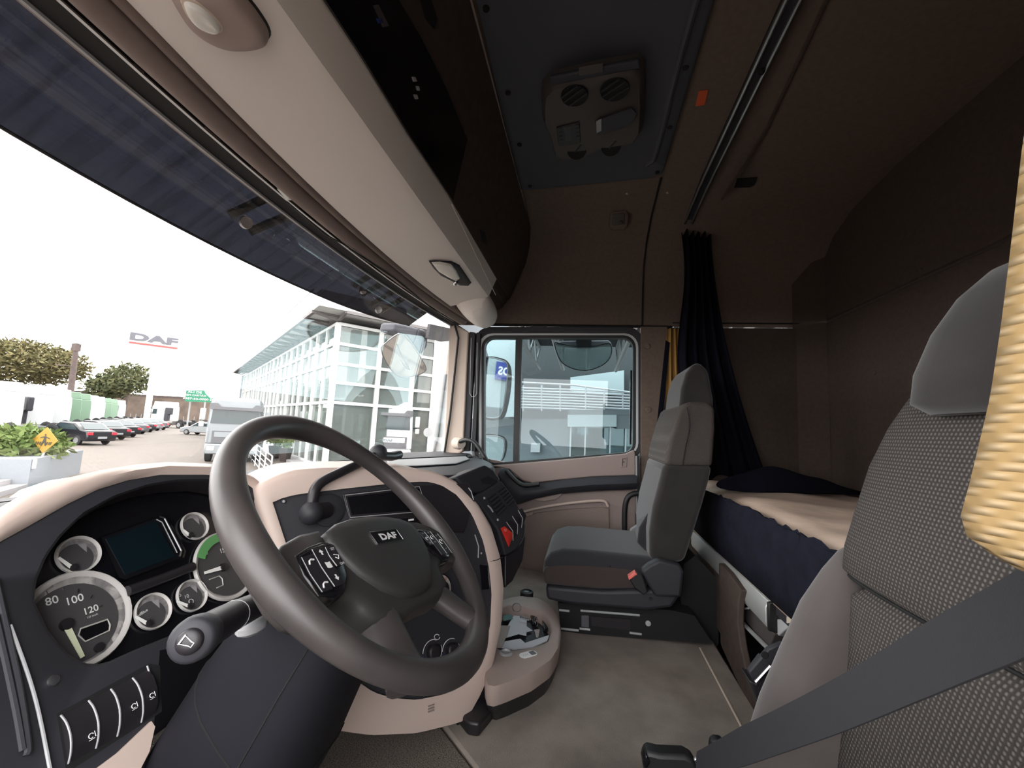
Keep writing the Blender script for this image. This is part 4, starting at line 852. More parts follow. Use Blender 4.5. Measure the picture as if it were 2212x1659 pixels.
for half in (0, 1):
    for i in range(5):
        t = (i + .5)/5; a = TL.lerp(BL, t).lerp(TR.lerp(BR, t), half*.54); e = TL.lerp(BL, t).lerp(TR.lerp(BR, t), half*.54 + .46)
        mk('slat', B().prism([a + NN*.003, e + NN*.003, e + NN*.007 - NV*.004, a + NN*.007 - NV*.004], NV*.0016), 'slate_plastic', vn)
mk('vent_divider', B().prism([TL.lerp(TR, .47) + NN*.002, TL.lerp(TR, .53) + NN*.002, BL.lerp(BR, .53) + NN*.002, BL.lerp(BR, .47) + NN*.002], NN*.008), 'slate_plastic', vn)
for q in ((1046, 1076), (1075, 1123)): mk('vent_dot', B().lathe([(.004, 0), (.003, .003), (.001, .003)], Q(*q), NN, 10), 'plate', vp)
mk('vent_wheel', B().tube(smooth_path(qs([(1054, 1092), (1060, 1098), (1065, 1106)], .004), 3), .0022, 6), 'dim_print', vp)
for k in range(4):
    a0 = Q(1081 + 12.5*k, 1141 - 13*k, .001); a1 = Q(1090 + 12.5*k, 1137 - 13*k, .001)
    c1 = Q(1107 + 8.5*k, 1163 - 11.5*k, .001); c0 = Q(1099 + 9*k, 1182 - 14*k, .001)
    m0, m1 = a0.lerp(c0, .5) + NN*.013, a1.lerp(c1, .55) + NN*.013
    sb = B().add([a0, a1, m0, m1, c0, c1], [(0, 1, 3, 2), (2, 3, 5, 4), (0, 2, 4), (1, 5, 3)])
    mk('hazard_switch' if k == 0 else 'rocker_switch', sb, 'red_plastic' if k == 0 else 'black_plastic', vp, sm=60, label='red hazard switch' if k == 0 else None)
    if k: mk('switch_glint', B().tube([a0 + NN*.001, m0, c0 + NN*.001], .0012, 5), 'dim_print', vp)
    else: mk('hazard_mark', B().prism(qs([(1088, 1143), (1093, 1142), (1094, 1148), (1090, 1149)], .012), NN*.002), 'red_pale', vp)
# ================================================================ STORAGE TRAY between console and passenger seat
ty = thing('storage_tray', 'rounded brown storage tray on the floor beside the console', 'tray', (.02, .13, .5))
TZ = .55
tout = [(1056, 1486), (1090, 1476), (1150, 1452), (1190, 1425), (1208, 1395), (1212, 1360), (1205, 1330), (1190, 1308), (1165, 1293), (1135, 1287), (1105, 1290), (1080, 1298), (1064, 1325), (1050, 1400), (1048, 1460)]
tin = [(1074, 1403), (1110, 1405), (1150, 1400), (1183, 1388), (1191, 1365), (1186, 1342), (1170, 1323), (1130, 1310), (1100, 1309), (1082, 1318), (1072, 1350), (1068, 1390)]
tc_ = (1120, 1365); TO = angs(tout, tc_, 60); TI = angs(tin, tc_, 60)
to = [PZ(*q, TZ) for q in TO]; ti = [PZ(*q, TZ) for q in TI]; cc = sum(ti, V())/60; co_ = sum(to, V())/60
def sc(pts, c, f, dz): return [c + (p - c)*f + V((0, 0, dz)) for p in pts]
mk('tray_body', B().loft([sc(ti, cc, .96, -.034), sc(ti, cc, .99, -.012), ti, [p.lerp(q, .15) + V((0, 0, .004)) for p, q in zip(ti, to)], [p.lerp(q, .8) + V((0, 0, .003)) for p, q in zip(ti, to)], to, sc(to, co_, 1.015, -.015), sc(to, co_, .99, -.046)], True, False), 'beige_dark', ty, sm=60)
mk('tray_floor', B().prism(sc(ti, cc, .97, -.037), (0, 0, .004)), 'black_soft', ty)
mk('tray_base', B().loft([sc(to, co_, .985, -.044), sc(to, co_, .94, -.07), sc(to, co_, .88, -.0945)]), 'black_plastic', ty, sm=60)
mk('tray_foot', B().prism([PZ(*q, .456) for q in ((990, 1566), (1010, 1590), (1034, 1594), (1062, 1560), (1092, 1508), (1060, 1500))], (0, 0, .03)), 'black_plastic', ty, bev=.006)
mk('power_socket', B().lathe([(.017, 0), (.017, .004), (.013, .006), (.011, .001), (.001, .0)], PZ(1093, 1412, TZ + .003), (0, 0, 1), 22), 'metal_grey', ty, sm=60)
mk('rim_cap', B().lathe([(.024, -.01), (.024, .010), (.018, .013), (.016, .009), (.001, .008)], PZ(1138, 1284, TZ), (0, 0, 1), 24), 'black_plastic', ty, sm=60)
lb0 = PZ(1141, 1414, TZ + .0042); lu = (PZ(1155, 1410, TZ) - PZ(1127, 1418, TZ)).normalized(); lv = V((0, 0, 1)).cross(lu)
lab = mk('voltage_label', B().prism(on(lb0, lu, lv, rrect(.052, .026, .012)), (0, 0, .0012)), 'white_print', ty)
mk('label_text', B().text('12V', lb0 + lu*-.008 + V((0, 0, .0016)), lu, lv, .008), 'dim_print', lab)
mk('label_block', B().prism(on(lb0 + lu*.014 + V((0, 0, .0012)), lu, lv, rrect(.016, .018, .003)), (0, 0, .0005)), 'car_grey', lab)
# papers, cards and keys inside the tray
FZ = .519
def flat(name, pts, m, z, label, cat, th=.0008):
    return mk(name, B().prism([PZ(a, b_, z) for a, b_ in pts], (0, 0, th)), m, label=label, cat=cat)
flat('paper_sheet', ((1075, 1384), (1092, 1360), (1110, 1330), (1126, 1331), (1138, 1334), (1137, 1374), (1120, 1370)), 'paper', .527, 'crumpled white paper lying in the middle of the storage tray', 'paper')
flat('paper_slip', ((1136, 1352), (1150, 1362), (1138, 1366)), 'paper', .524, 'small torn white paper corner beside the keys in the tray', 'paper')
flat('paper_bundle', ((1082, 1400), (1088, 1388), (1124, 1382), (1134, 1391), (1186, 1374), (1182, 1386), (1150, 1400), (1110, 1404)), 'paper', .533, 'folded white papers along the near edge of the storage tray', 'paper', .003)
flat('brown_card', ((1080, 1352), (1102, 1353), (1084, 1400), (1070, 1400)), 'card', .539, 'brown card leaning at the console end of the tray', 'card', .002)
flat('green_card', ((1086, 1330), (1104, 1327), (1108, 1337), (1088, 1342)), 'card_green', .531, 'small dark green card at the far end of the tray', 'card', .001)
ky = thing('key_bunch', 'bunch of keys with split ring and black remotes in the storage tray', 'keys', PZ(1150, 1350, FZ))
rc_ = PZ(1116, 1313, .559)
mk('split_ring', B().tube([rc_ + V((.0, .014*math.cos(a), .014*math.sin(a))) for a in [2*math.pi*k/20 for k in range(20)]], .0014, 6, closed=True), 'chrome', ky)
mk('remote', B().prism([PZ(*q, .521) for q in ((1145, 1336), (1160, 1338), (1162, 1352), (1150, 1354))], (0, 0, .012)), 'gloss_black', ky, bev=.003)
mk('remote', B().prism([PZ(*q, .521) for q in ((1170, 1340), (1182, 1345), (1184, 1366), (1174, 1368))], (0, 0, .012)), 'gloss_black', ky, bev=.003)
mk('key_blade', B().prism([PZ(*q, .535) for q in ((1154, 1362), (1166, 1361), (1163, 1378), (1158, 1379))], (0, 0, .003)), 'chrome', ky)
mk('key_blade', B().prism([PZ(*q, .537) for q in ((1123, 1333), (1144, 1338), (1143, 1341), (1123, 1336))], (0, 0, .003)), 'chrome', ky)
mk('key_ring', B().tube([PZ(1158, 1343, .539) + V((.016*math.cos(a), .004*math.sin(a), .014*math.sin(a))) for a in [2*math.pi*k/18 for k in range(18)]], .0012, 6, closed=True), 'chrome', ky)
# ================================================================ PASSENGER SEAT
ps = thing('passenger_chair', 'dark cloth passenger seat with high backrest beside the far door', 'seat', (.58, -.1, .5))
XN, XF = .37, .80
def px_prism(pts, x, dx): return B().prism([PX(a, b_, x) for a, b_ in pts], (dx, 0, 0))
mk('seat_cushion', px_prism([(1176, 1262), (1171, 1240), (1174, 1216), (1188, 1198), (1215, 1190), (1262, 1192), (1320, 1198), (1400, 1206), (1440, 1212), (1440, 1268), (1330, 1276), (1230, 1270)], XN + .005, XF - XN), 'seat_dark', ps, bev=.035, bs=5)
mk('cushion_side', px_prism([(1176, 1262), (1172, 1238), (1178, 1226), (1206, 1221), (1262, 1222), (1318, 1226), (1390, 1234), (1400, 1272), (1300, 1274), (1230, 1268)], XN, .03), 'seat_side', ps, bev=.010, bs=3)
mk('cushion_seam', B().tube(smooth_path([PX(1318, 1224, XN + .003), PX(1320, 1212, XN + .03), PX(1316, 1200, XN + .08), PX(1308, 1192, XN + .2)], 4), .002, 5), 'void', ps)
mk('seat_pan', px_prism([(1178, 1266), (1181, 1296), (1230, 1307), (1400, 1320), (1452, 1314), (1468, 1290), (1470, 1262), (1400, 1274), (1300, 1276), (1230, 1270)], XN - .015, .44), 'slate_plastic', ps, bev=.012, bs=3)
mk('hinge_cover', px_prism([(1384, 1234), (1402, 1220), (1424, 1209), (1470, 1220), (1478, 1236), (1472, 1292), (1416, 1290), (1398, 1262)], XN - .035, .04), 'slate_plastic', ps, bev=.010, bs=3)
mk('pan_screw', B().lathe([(.006, 0), (.005, .004), (.001, .004)], PX(1406, 1294, XN - .015), (-1, 0, 0), 12), 'black_plastic', ps)
bk = mk('belt_buckle', px_prism([(1360, 1252), (1376, 1238), (1388, 1242), (1400, 1280), (1390, 1286), (1370, 1270)], XN - .05, .028), 'black_rubber', ps, bev=.004)
mk('buckle_button', px_prism([(1357, 1247), (1373, 1236), (1377, 1241), (1359, 1254)], XN - .055, .03), 'red_pale', bk, bev=.002)
# suspension frame between pan and floor
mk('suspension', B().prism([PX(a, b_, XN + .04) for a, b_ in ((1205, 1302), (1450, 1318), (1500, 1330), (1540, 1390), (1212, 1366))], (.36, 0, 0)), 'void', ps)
for qa, qb, m in (((1254, 1319), (1382, 1329), 'metal_grey'), ((1208, 1318), (1230, 1320), 'metal_grey'), ((1212, 1358), (1250, 1362), 'dim_print'), ((1252, 1358), (1275, 1360), 'dim_print'), ((1360, 1367), (1386, 1370), 'metal_grey')):
    mk('slide_rail', B().tube([PX(*qa, XN + .03), PX(*qb, XN + .03)], .004, 8), m, ps)
mk('frame_plate', px_prism([(1256, 1330), (1272, 1330), (1272, 1356), (1256, 1354)], XN + .035, .01), 'car_grey', ps)
mk('frame_plate', px_prism([(1276, 1332), (1362, 1338), (1362, 1362), (1278, 1352)], XN + .036, .008), 'black_plastic', ps)
mk('frame_bolt', B().lathe([(.009, 0), (.009, .004), (.004, .005), (.001, .004)], PX(1400, 1346, XN + .035), (-1, 0, 0), 16), 'dim_print', ps)
# backrest
low = [(1404, 1212), (1403, 1150), (1411, 1095), (1428, 1030), (1434, 1003), (1446, 1000), (1540, 1006), (1533, 1040), (1519, 1090), (1500, 1150), (1480, 1214), (1440, 1222)]
mk('backrest_lower', px_prism(low, XN + .015, .40), 'suede', ps, bev=.03, bs=5)
hi = [(1435, 1006), (1441, 970), (1456, 918), (1470, 880), (1485, 868), (1530, 868), (1546, 880), (1546, 930), (1540, 1008)]
mk('backrest_upper', px_prism(hi, XN + .01, .41), 'knit_small', ps, bev=.03, bs=5)
mk('headrest', px_prism([(1466, 900), (1472, 840), (1482, 806), (1497, 786), (1512, 783), (1530, 800), (1541, 860), (1542, 900)], XN + .07, .28), 'suede', ps, bev=.04, bs=5)
mk('front_wing', B().loft([[PX(a, b_, XN + .10) for a, b_ in ((1430, 1000), (1411, 1090), (1380, 1140), (1376, 1172), (1404, 1200))], [PX(a, b_, XF - .06) for a, b_ in ((1425, 1005), (1404, 1070), (1378, 1120), (1372, 1150), (1395, 1180))]]), 'seat_dark', ps, bev=.012)
mk('backrest_seam', B().tube(smooth_path([PX(1484, 880, XN + .008), PX(1490, 920, XN + .006), PX(1480, 970, XN + .006), PX(1474, 1004, XN + .008)], 4), .0018, 5), 'void', ps)
mk('dark_gap_block', B().prism([PX(a, b_, XN + .12) for a, b_ in ((1478, 1218), (1502, 1200), (1556, 1258), (1552, 1395), (1480, 1386), (1470, 1290))], (.28, 0, 0)), 'void', ps)  # near-black block put in for the dark gap between seat and bunk
# passenger belt strap on the pillar side
mk('passenger_belt', B().prism([PX(*q, .93) for q in ((1441, 960), (1432, 1000), (1404, 1060), (1376, 1130), (1384, 1136), (1412, 1070), (1438, 1008), (1448, 972))], (.003, 0, 0)), 'belt', label='black belt strap hanging beside the passenger seat', cat='seat belt')
mk('belt_anchor', B().prism([PX(*q, .93) for q in ((1416, 992), (1434, 988), (1432, 996), (1414, 998))], (.012, 0, 0)), 'steel', label='small steel belt anchor on the passenger side pillar', cat='belt anchor')
mk('plastic_wrap', B().prism([PX(*q, .90) for q in ((1354, 1168), (1362, 1142), (1378, 1132), (1380, 1150), (1364, 1176))], (.02, 0, 0)), 'metal_grey', bev=.006, label='crumpled clear plastic wrap behind the passenger seat cushion', cat='plastic wrap')
# ================================================================ DRIVER SEAT
ds_ = thing('driver_chair', 'large grey knitted cloth driver seat in the right foreground', 'seat', (-.56, -.35, .3))
def sring(cx, z, hw, yf_, yb, sq=.55, n=36, dz=0):
    out = []
    for k in range(n):
        a = 2*math.pi*k/n; c, s = math.cos(a), math.sin(a)
        x = cx + hw*math.copysign(abs(c)**sq, c); y = (yf_+yb)/2 + (yf_-yb)/2*math.copysign(abs(s)**sq, s)
        out.append(V((x, y, z + dz*(s > 0)*s)))
    return out
DX = -.575
# upper back cushion (knit), lower insert (knit), smooth bolster shell, headrest
mk('back_upper', B().loft([sring(DX, .945, .10, -.425, -.45), sring(DX, .940, .19, -.415, -.458), sring(DX, .955, .222, -.405, -.460), sring(DX, .99, .230, -.405, -.50), sring(DX, 1.05, .228, -.415, -.555), sring(DX, 1.12, .216, -.430, -.575), sring(DX, 1.18, .196, -.447, -.59), sring(DX, 1.225, .165, -.460, -.60), sring(DX, 1.255, .12, -.475, -.60), sring(DX, 1.265, .06, -.50, -.58)]), 'knit', ds_, sm=80)
for s_ in (-1, 1):
    mk('side_bolster', B().loft([sring(DX + s_*.232, z, hw, yf_, -.455, .8, 28) for z, hw, yf_ in ((.42, .045, -.235), (.52, .053, -.25), (.62, .056, -.27), (.72, .056, -.302), (.80, .054, -.335), (.88, .046, -.368), (.94, .032, -.402), (.975, .018, -.425), (.99, .006, -.445))]), 'suede_warm', ds_, sm=80)
mk('back_lower', B().loft([sring(DX, z, hw, yf_, -.455) for z, hw, yf_ in ((.42, .20, -.325), (.52, .205, -.345), (.64, .21, -.368), (.76, .21, -.388), (.86, .205, -.400), (.92, .20, -.407), (.942, .17, -.42))]), 'knit', ds_, sm=80)
mk('headrest', B().loft([sring(DX - .012, 1.195, .07, -.425, -.54), sring(DX - .012, 1.21, .098, -.415, -.56), sring(DX - .012, 1.25, .108, -.425, -.58), sring(DX - .012, 1.305, .102, -.445, -.60), sring(DX - .012, 1.35, .085, -.468, -.61), sring(DX - .012, 1.378, .058, -.49, -.61), sring(DX - .012, 1.388, .03, -.52, -.60)]), 'suede', ds_, sm=80)
mk('back_seam', B().tube([V((DX + .224*math.cos(a), -.445 + .040*abs(math.sin(a))**.55, .946)) for a in [math.radians(d) for d in range(0, 181, 9)]], .0022, 6), 'void', ds_)
mk('seat_cushion', B().loft([sring(DX, .42, .22, .12, -.30), sring(DX, .45, .25, .15, -.30), sring(DX, .52, .25, .15, -.30), sring(DX, .56, .24, .13, -.30), sring(DX, .57, .15, .05, -.28)]), 'knit', ds_, sm=80)
mk('seat_base', B().b2((DX - .2, -.35, .16), (DX + .2, .08, .42)), 'black_plastic', ds_, bev=.02)
mk('side_lever', B().prism([PX(*q, -.24) for q in ((1617, 1452), (1660, 1402), (1692, 1388), (1700, 1420), (1630, 1476))], (.012, 0, 0)), 'slate_plastic', ds_, bev=.003)
mk('lever_edge', B().tube([PX(1632, 1473, -.245), PX(1664, 1438, -.245)], .0028, 6), 'steel', ds_)
mk('lever_hole', B().lathe([(.007, 0), (.006, .001), (.001, .001)], PX(1652, 1415, -.241), (-1, 0, 0), 12), 'void', ds_)
mk('lever_cover', B().prism([PX(*q, -.235) for q in ((1618, 1470), (1632, 1476), (1662, 1436), (1666, 1500), (1650, 1545))], (.05, 0, 0)), 'black_plastic', ds_, bev=.003)
# driver's belt crossing in front of the seat, with buckle tongue and stalk
sb_ = thing('seat_belt', 'black seat belt running down across the driver seat to its buckle', 'seat belt', (-.34, -.2, .6))
ctr = smooth_path([PY(2330, 1255, -.205), PY(2212, 1320, -.225), PY(2010, 1420, -.248), PY(1815, 1520, -.262), PY(1660, 1588, -.25), PY(1560, 1628, -.222), PY(1505, 1645, -.20)], 6)
w0 = [.024]*10 + [.024]*30
b = B(); rings = []
for i, p in enumerate(ctr):
    t = (ctr[min(i+1, len(ctr)-1)] - ctr[max(i-1, 0)]).normalized(); f = i/(len(ctr)-1)
    nrm = V((-.25, .75, .55)).lerp(V((.1, .9, .2)), f); s = t.cross(nrm).normalized()
    if s.z < 0: s = -s
    hw = .0245*(1 - .45*max(0, f - .75)/.25)
    nn = s.cross(t).normalized()
    rings.append([p + s*hw + nn*.0007, p + s*hw*.5 + nn*.0012, p - s*hw*.5 + nn*.0012, p - s*hw + nn*.0007, p - s*hw - nn*.0007, p + s*hw - nn*.0007])
mk('webbing', b.loft(rings), 'belt', sb_, sm=50)
t0 = PX(1500, 1645, -.33)
mk('tongue', B().prism([PX(*q, -.33) for q in ((1500, 1640), (1562, 1618), (1568, 1640), (1515, 1662), (1490, 1655))], (.006, 0, 0)), 'steel', sb_, bev=.002)
mk('tongue_cap', B().prism([PX(*q, -.325) for q in ((1534, 1628), (1536, 1606), (1545, 1598), (1560, 1601), (1572, 1612), (1577, 1632), (1556, 1638))], (.018, 0, 0)), 'black_rubber', sb_, bev=.005)
mk('buckle', B().prism([PX(*q, -.34) for q in ((1388, 1650), (1392, 1630), (1402, 1626), (1425, 1632), (1480, 1634), (1500, 1645), (1520, 1690), (1395, 1690))], (.03, 0, 0)), 'black_rubber', sb_, bev=.006)
mk('buckle_face', B().prism([PX(*q, -.345) for q in ((1388, 1648), (1396, 1630), (1406, 1648), (1396, 1664))], (.02, 0, 0)), 'gloss_black', sb_, bev=.003)
# ================================================================ BUNK
bn = thing('bunk', 'lower sleeping bunk with aluminium front rail across the cab rear', 'bunk', (0, -.8, .5))
BY = -.492
mk('bunk_board', B().b2((-1.03, -1.1, .715), (1.03, BY, .735)), 'black_soft', bn)
mk('front_rail', B().prism([V((x, BY + dy, z)) for x in (.86,) for dy, z in ((0, .675), (.012, .672), (.02, .69), (.02, .725), (.012, .742), (0, .745))], (-.775, 0, 0)), 'alu', bn, bev=.002)
mk('rail_end', B().prism([V((.084, BY + dy, z)) for dy, z in ((-.04, .665), (.018, .672), (.018, .742), (-.04, .755))], (-.012, 0, 0)), 'black_rubber', bn, bev=.004)
# curved riser panel and open locker with a pale frame
rp = [PY(*q, -.455) for q in ((1552, 1215), (1572, 1236), (1600, 1275), (1594, 1300), (1592, 1345), (1600, 1400), (1612, 1455), (1632, 1520), (1648, 1580), (1600, 1490), (1560, 1402), (1556, 1390))]
mk('riser_panel', B().prism(rp, (0, -.02, 0)), 'liner_dark', bn, bev=.004)
mk('riser_dark', B().b2((.37, -.50, .5), (1.0, -.47, .68)), 'liner_dark', bn)
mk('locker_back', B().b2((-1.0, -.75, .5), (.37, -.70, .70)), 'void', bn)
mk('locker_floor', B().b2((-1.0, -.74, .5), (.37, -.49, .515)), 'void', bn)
fr = [PY(*q, -.487) for q in ((1604, 1272), (1592, 1288), (1592, 1318), (1600, 1340), (1668, 1410))]
mk('locker_frame', B().tube(smooth_path(fr, 4), .006, 8), 'alu', bn)
mk('locker_lid', B().prism([PY(*q, -.495) for q in ((1602, 1278), (1614, 1282), (1665, 1336), (1690, 1338), (1705, 1352), (1682, 1374))], (0, -.012, 0)), 'white_paint', bn, bev=.002)
mk('locker_shelf', B().prism([PY(*q, -.497) for q in ((1592, 1318), (1620, 1316), (1674, 1370), (1660, 1402))], (0, -.06, 0)), 'vent_case', bn, bev=.002)
mk('locker_lip', B().tube([PY(1591, 1316, -.488), PY(1617, 1314, -.488)], .003, 6), 'alu', bn)
mk('rail_clip', B().prism([PY(*q, -.485) for q in ((1699, 1332), (1718, 1330), (1716, 1346), (1699, 1346))], (0, -.01, 0)), 'cream', bn)
mk('floor_box', B().prism([PX(*q, .55) for q in ((1524, 1262), (1546, 1262), (1552, 1385), (1530, 1390))], (.2, 0, 0)), 'black_plastic', bn, bev=.008)
# mattress with beige sheet, navy cover over its front edge
mt = thing('mattress', 'mattress in a rumpled beige sheet on the bunk', 'mattress', (0, -.8, .735))
nx, ny = 60, 20; rows = []
def mz(x, y): return .948 + .004*math.sin(x*9 + y*14) + .003*math.sin(x*23 - y*9) + .012*math.sin((y + 1.1)/.62*math.pi)
b = B()
top = [[V((-1.02 + 2.0*i/nx, -1.095 + .60*j/ny, mz(-1.02 + 2.0*i/nx, -1.095 + .60*j/ny) - (.03 if j == ny else (.008 if j == ny - 1 else 0)))) for i in range(nx + 1)] for j in range(ny + 1)]
b.loft(top + [[V((p.x, -.486, .88)) for p in top[-1]], [V((p.x, -.488, .74)) for p in top[-1]]], closed=False)
mk('sheet', b, 'sheet', mt, sm=80, solid=.004)
edge = [(1505, 1066), (1540, 1075), (1580, 1092), (1625, 1108), (1662, 1124), (1680, 1138), (1706, 1148), (1738, 1154), (1750, 1176), (1772, 1205), (1792, 1226)]
ep = smooth_path([PZ(a, b_, .957) for a, b_ in edge], 4)
b = B(); rows = []
for i, p in enumerate(ep):
    x = p.x; y0 = min(p.y, -.470); q = V((x, y0, mz(x, y0) + .007 + .002*math.sin(i*2.3)))
    w_ = .004*math.sin(i*.9)
    rows.append([q, V((x + .003, (y0 - .470)/2, .955 + .004*math.sin(i*1.7))), V((x + .004, -.468 + w_, .935)), V((x + .004, -.462 - w_, .90)), V((x + .004, -.464 + w_, .83)), V((x + .004, -.466, .762))])
rows.append([r + V((-.12, -.002, 0)) if k > 1 else rows[-1][2] + V((-.12 - 0*k, -.002, -.005*k)) for k, r in enumerate(rows[-1])])
rows.insert(0, [V((.93, -.474, z)) for z in (.942, .938, .92, .89, .83, .762)])
b.loft(rows, closed=False)
mk('bed_cover', b, 'navy_cloth', sm=80, solid=.006, label='dark navy cover draped over the front edge of the mattress', cat='bed cover')
# black blanket heap at the back of the bunk
b = B(); rows = []
prof = [(1545, 1058, 1030), (1590, 1062, 1018), (1630, 1063, 1000), (1655, 1064, 998), (1690, 1065, 1012), (1725, 1066, 1024), (1748, 1066, 1025), (1770, 1066, 1040), (1800, 1066, 1050), (1818, 1067, 1056)]
for a, yb, yt in prof:
    p = PZ(a, yb - 2, .968); h = PY(a, yt, p.y); rows.append([V((p.x, p.y + .05, .962)), V((p.x, p.y + .02, .962 + (h.z - .962)*.7)), V((p.x, p.y - .03, h.z)), V((p.x + .01, p.y - .09, .962 + (h.z - .962)*.7)), V((p.x + .01, p.y - .13, .962))])
mk('blanket', b.loft(rows), 'black_cloth', sm=80, sub=2, label='heap of black blanket lying at the rear of the bunk', cat='blanket')
# ================================================================ OUTSIDE: own truck fittings
# tinted sun visor in front of the windscreen top
sv = thing('sun_visor', 'dark tinted sun visor outside the top of the windscreen', 'sun visor', (0, 1.1, 1.7))
rows = []
for k in range(5):
    t = k/4; rows.append([V((x, .90 + (.30 - .11*x*x)*(1 - t)**.9 - .10*x*x*t, 1.688 + .03*abs(x)**3 + .20*t)) for x in [-1.28 + 2.42*i/20 for i in range(21)]])
mk('visor_sheet', B().loft(rows, closed=False), 'visor_tint', sv, sm=60)
mk('visor_lip', B().tube(rows[0], .004, 6), 'black_plastic', sv)
for c, s in (((538, 462), 1.0), ((785, 612), .9), ((818, 655), .8), ((893, 672), .8)):
    p = PY(c[0], c[1], 1.08); br = thing_ = B()
    br.tube([p + V((-.05, .02, -.03)), p + V((.03, -.10, .10))], .014, 8).tube([p + V((.03, .02, -.045)), p + V((.12, -.10, .08))], .014, 8)
    mk('visor_bracket', br, 'black_rubber', sv)
    mk('bracket_bolt', B().lathe([(.020, 0), (.018, .01), (.001, .012)], p + V((-.02, -.01, -.04)), (-.3, -.9, -.2), 14), 'steel', sv)
mk('visor_end_plate', B().prism([PY(*q, 1.05) for q in ((930, 700), (985, 712), (986, 735), (955, 738), (925, 730))], (0, .02, 0)), 'black_plastic', sv)
# close-up mirror hanging over the windscreen corner
fm = thing('front_mirror', 'grey front mirror with rounded glass hanging outside the windscreen corner', 'mirror', PY(870, 760, 1.15))
_fd = (PY(870, 770, 1.10) - CAM).normalized(); FMN = (V((.2, -.1, -.97)) - _fd).normalized()
mo = [PP(*q, PY(870, 770, 1.10), FMN) for q in ((823, 752), (832, 742), (860, 722), (878, 728), (900, 758), (918, 788), (919, 800), (908, 808), (880, 815), (862, 813), (848, 803), (832, 780))]
mo = smooth_path(mo, 3, True)
mk('mirror_glass', B().prism(mo, -FMN*.008), 'mirror', fm)
mk('mirror_rim', B().tube(mo, .0045, 6, closed=True), 'metal_grey', fm)
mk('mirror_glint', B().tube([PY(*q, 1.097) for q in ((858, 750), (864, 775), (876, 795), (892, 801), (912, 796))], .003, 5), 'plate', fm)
mk('mount_body', B().prism([PY(*q, 1.12) for q in ((856, 698), (870, 700), (918, 712), (925, 725), (923, 750), (912, 765), (900, 752), (880, 728), (852, 716))], (0, .10, 0)), 'hatch_grey', fm, bev=.015, bs=3)
mk('mount_band', B().tube([PY(*q, 1.115) for q in ((905, 710), (898, 730), (892, 748))], .004, 6), 'black_rubber', fm)
mk('mount_band', B().tube([PY(*q, 1.115) for q in ((921, 720), (914, 742), (908, 758))], .004, 6), 'black_rubber', fm)
# passenger side mirrors
MX = 1.30
def side_mirror(name, outer, inner, label, tgt):
    t = thing(name, label, 'mirror', PX(*outer[0], MX))
    oc = PX(sum(q[0] for q in inner)/len(inner), sum(q[1] for q in inner)/len(inner), MX)
    d = (oc - CAM).normalized(); n_ = (V(tgt).normalized() - d).normalized()
    O_ = [PP(a, b_, oc, n_) for a, b_ in outer]; I_ = [PP(a, b_, oc, n_) for a, b_ in inner]
    O_ = smooth_path(O_, 3, True); I_ = smooth_path(I_, 3, True)
    mk('housing', B().loft([[p + n_*.004 for p in O_], [p - n_*.02 for p in O_], [oc + (p - oc)*.8 - n_*.07 for p in O_]]), 'black_rubber', t, sm=50)
    mk('mirror_glass', B().prism([p + n_*.006 for p in I_], n_*.003), 'mirror', t)
    mk('glass_rim', B().tube([p + n_*.008 for p in I_], .004, 6, closed=True), 'metal_grey', t)
    return t, oc, d, n_
sm1 = side_mirror('side_mirror', [(1046, 780), (1053, 770), (1075, 772), (1095, 780), (1104, 800), (1103, 840), (1096, 880), (1088, 902), (1070, 908), (1048, 906), (1040, 895), (1040, 850)],
    [(1052, 778), (1060, 773), (1080, 778), (1091, 784), (1094, 800), (1089, 850), (1083, 885), (1075, 900), (1060, 903), (1046, 900), (1043, 888), (1047, 830)], 'tall passenger side mirror outside the door window', (.17, -1, .03))
sm2 = side_mirror('wide_mirror', [(1035, 942), (1045, 937), (1075, 939), (1090, 945), (1095, 958), (1092, 980), (1085, 994), (1070, 1002), (1040, 1002), (1030, 985)],
    [(1040, 945), (1050, 941), (1075, 943), (1086, 950), (1087, 968), (1083, 988), (1074, 996), (1050, 998), (1038, 980)], 'small wide angle mirror below the tall side mirror', (.25, -1, -.12))
mk('mirror_arm', B().tube([PX(1040, 905, MX + .02), PX(1034, 925, MX + .02), PX(1036, 942, MX + .02)], .02, 8).tube([PX(1050, 775, MX + .02), PX(1044, 755, MX - .02), PX(1046, 735, MX - .1)], .02, 8), 'white_paint', sm1[0])
km = thing('kerb_mirror', 'wide kerb mirror hanging over the top of the door window', 'mirror', PX(1262, 760, 1.25))
kq = smooth_path([PX(*q, 1.25) for q in ((1198, 745), (1204, 740), (1240, 748), (1282, 748), (1310, 741), (1320, 745), (1321, 762), (1312, 780), (1290, 794), (1262, 800), (1232, 794), (1210, 778))], 3, True)
mk('mirror_glass', B().prism(kq, (.012, 0, 0)), 'mirror_clear', km)
mk('mirror_rim', B().tube(kq, .0035, 6, closed=True), 'black_rubber', km)
mk('mirror_hood', B().prism([PX(*q, 1.255) for q in ((1200, 742), (1212, 736), (1315, 735), (1322, 742), (1306, 744), (1282, 748), (1240, 748), (1206, 744))], (.06, 0, 0)), 'hatch_grey', km, bev=.006)
mk('mirror_arm', B().tube([PX(1260, 735, 1.27), V((1.10, PX(1260, 735, 1.27).y, 1.80))], .02, 8), 'black_rubber', km)
mk('mirror_bracket', B().prism([PX(*q, 1.24) for q in ((1243, 728), (1278, 728), (1277, 748), (1246, 748))], (.08, 0, 0)), 'void', km)
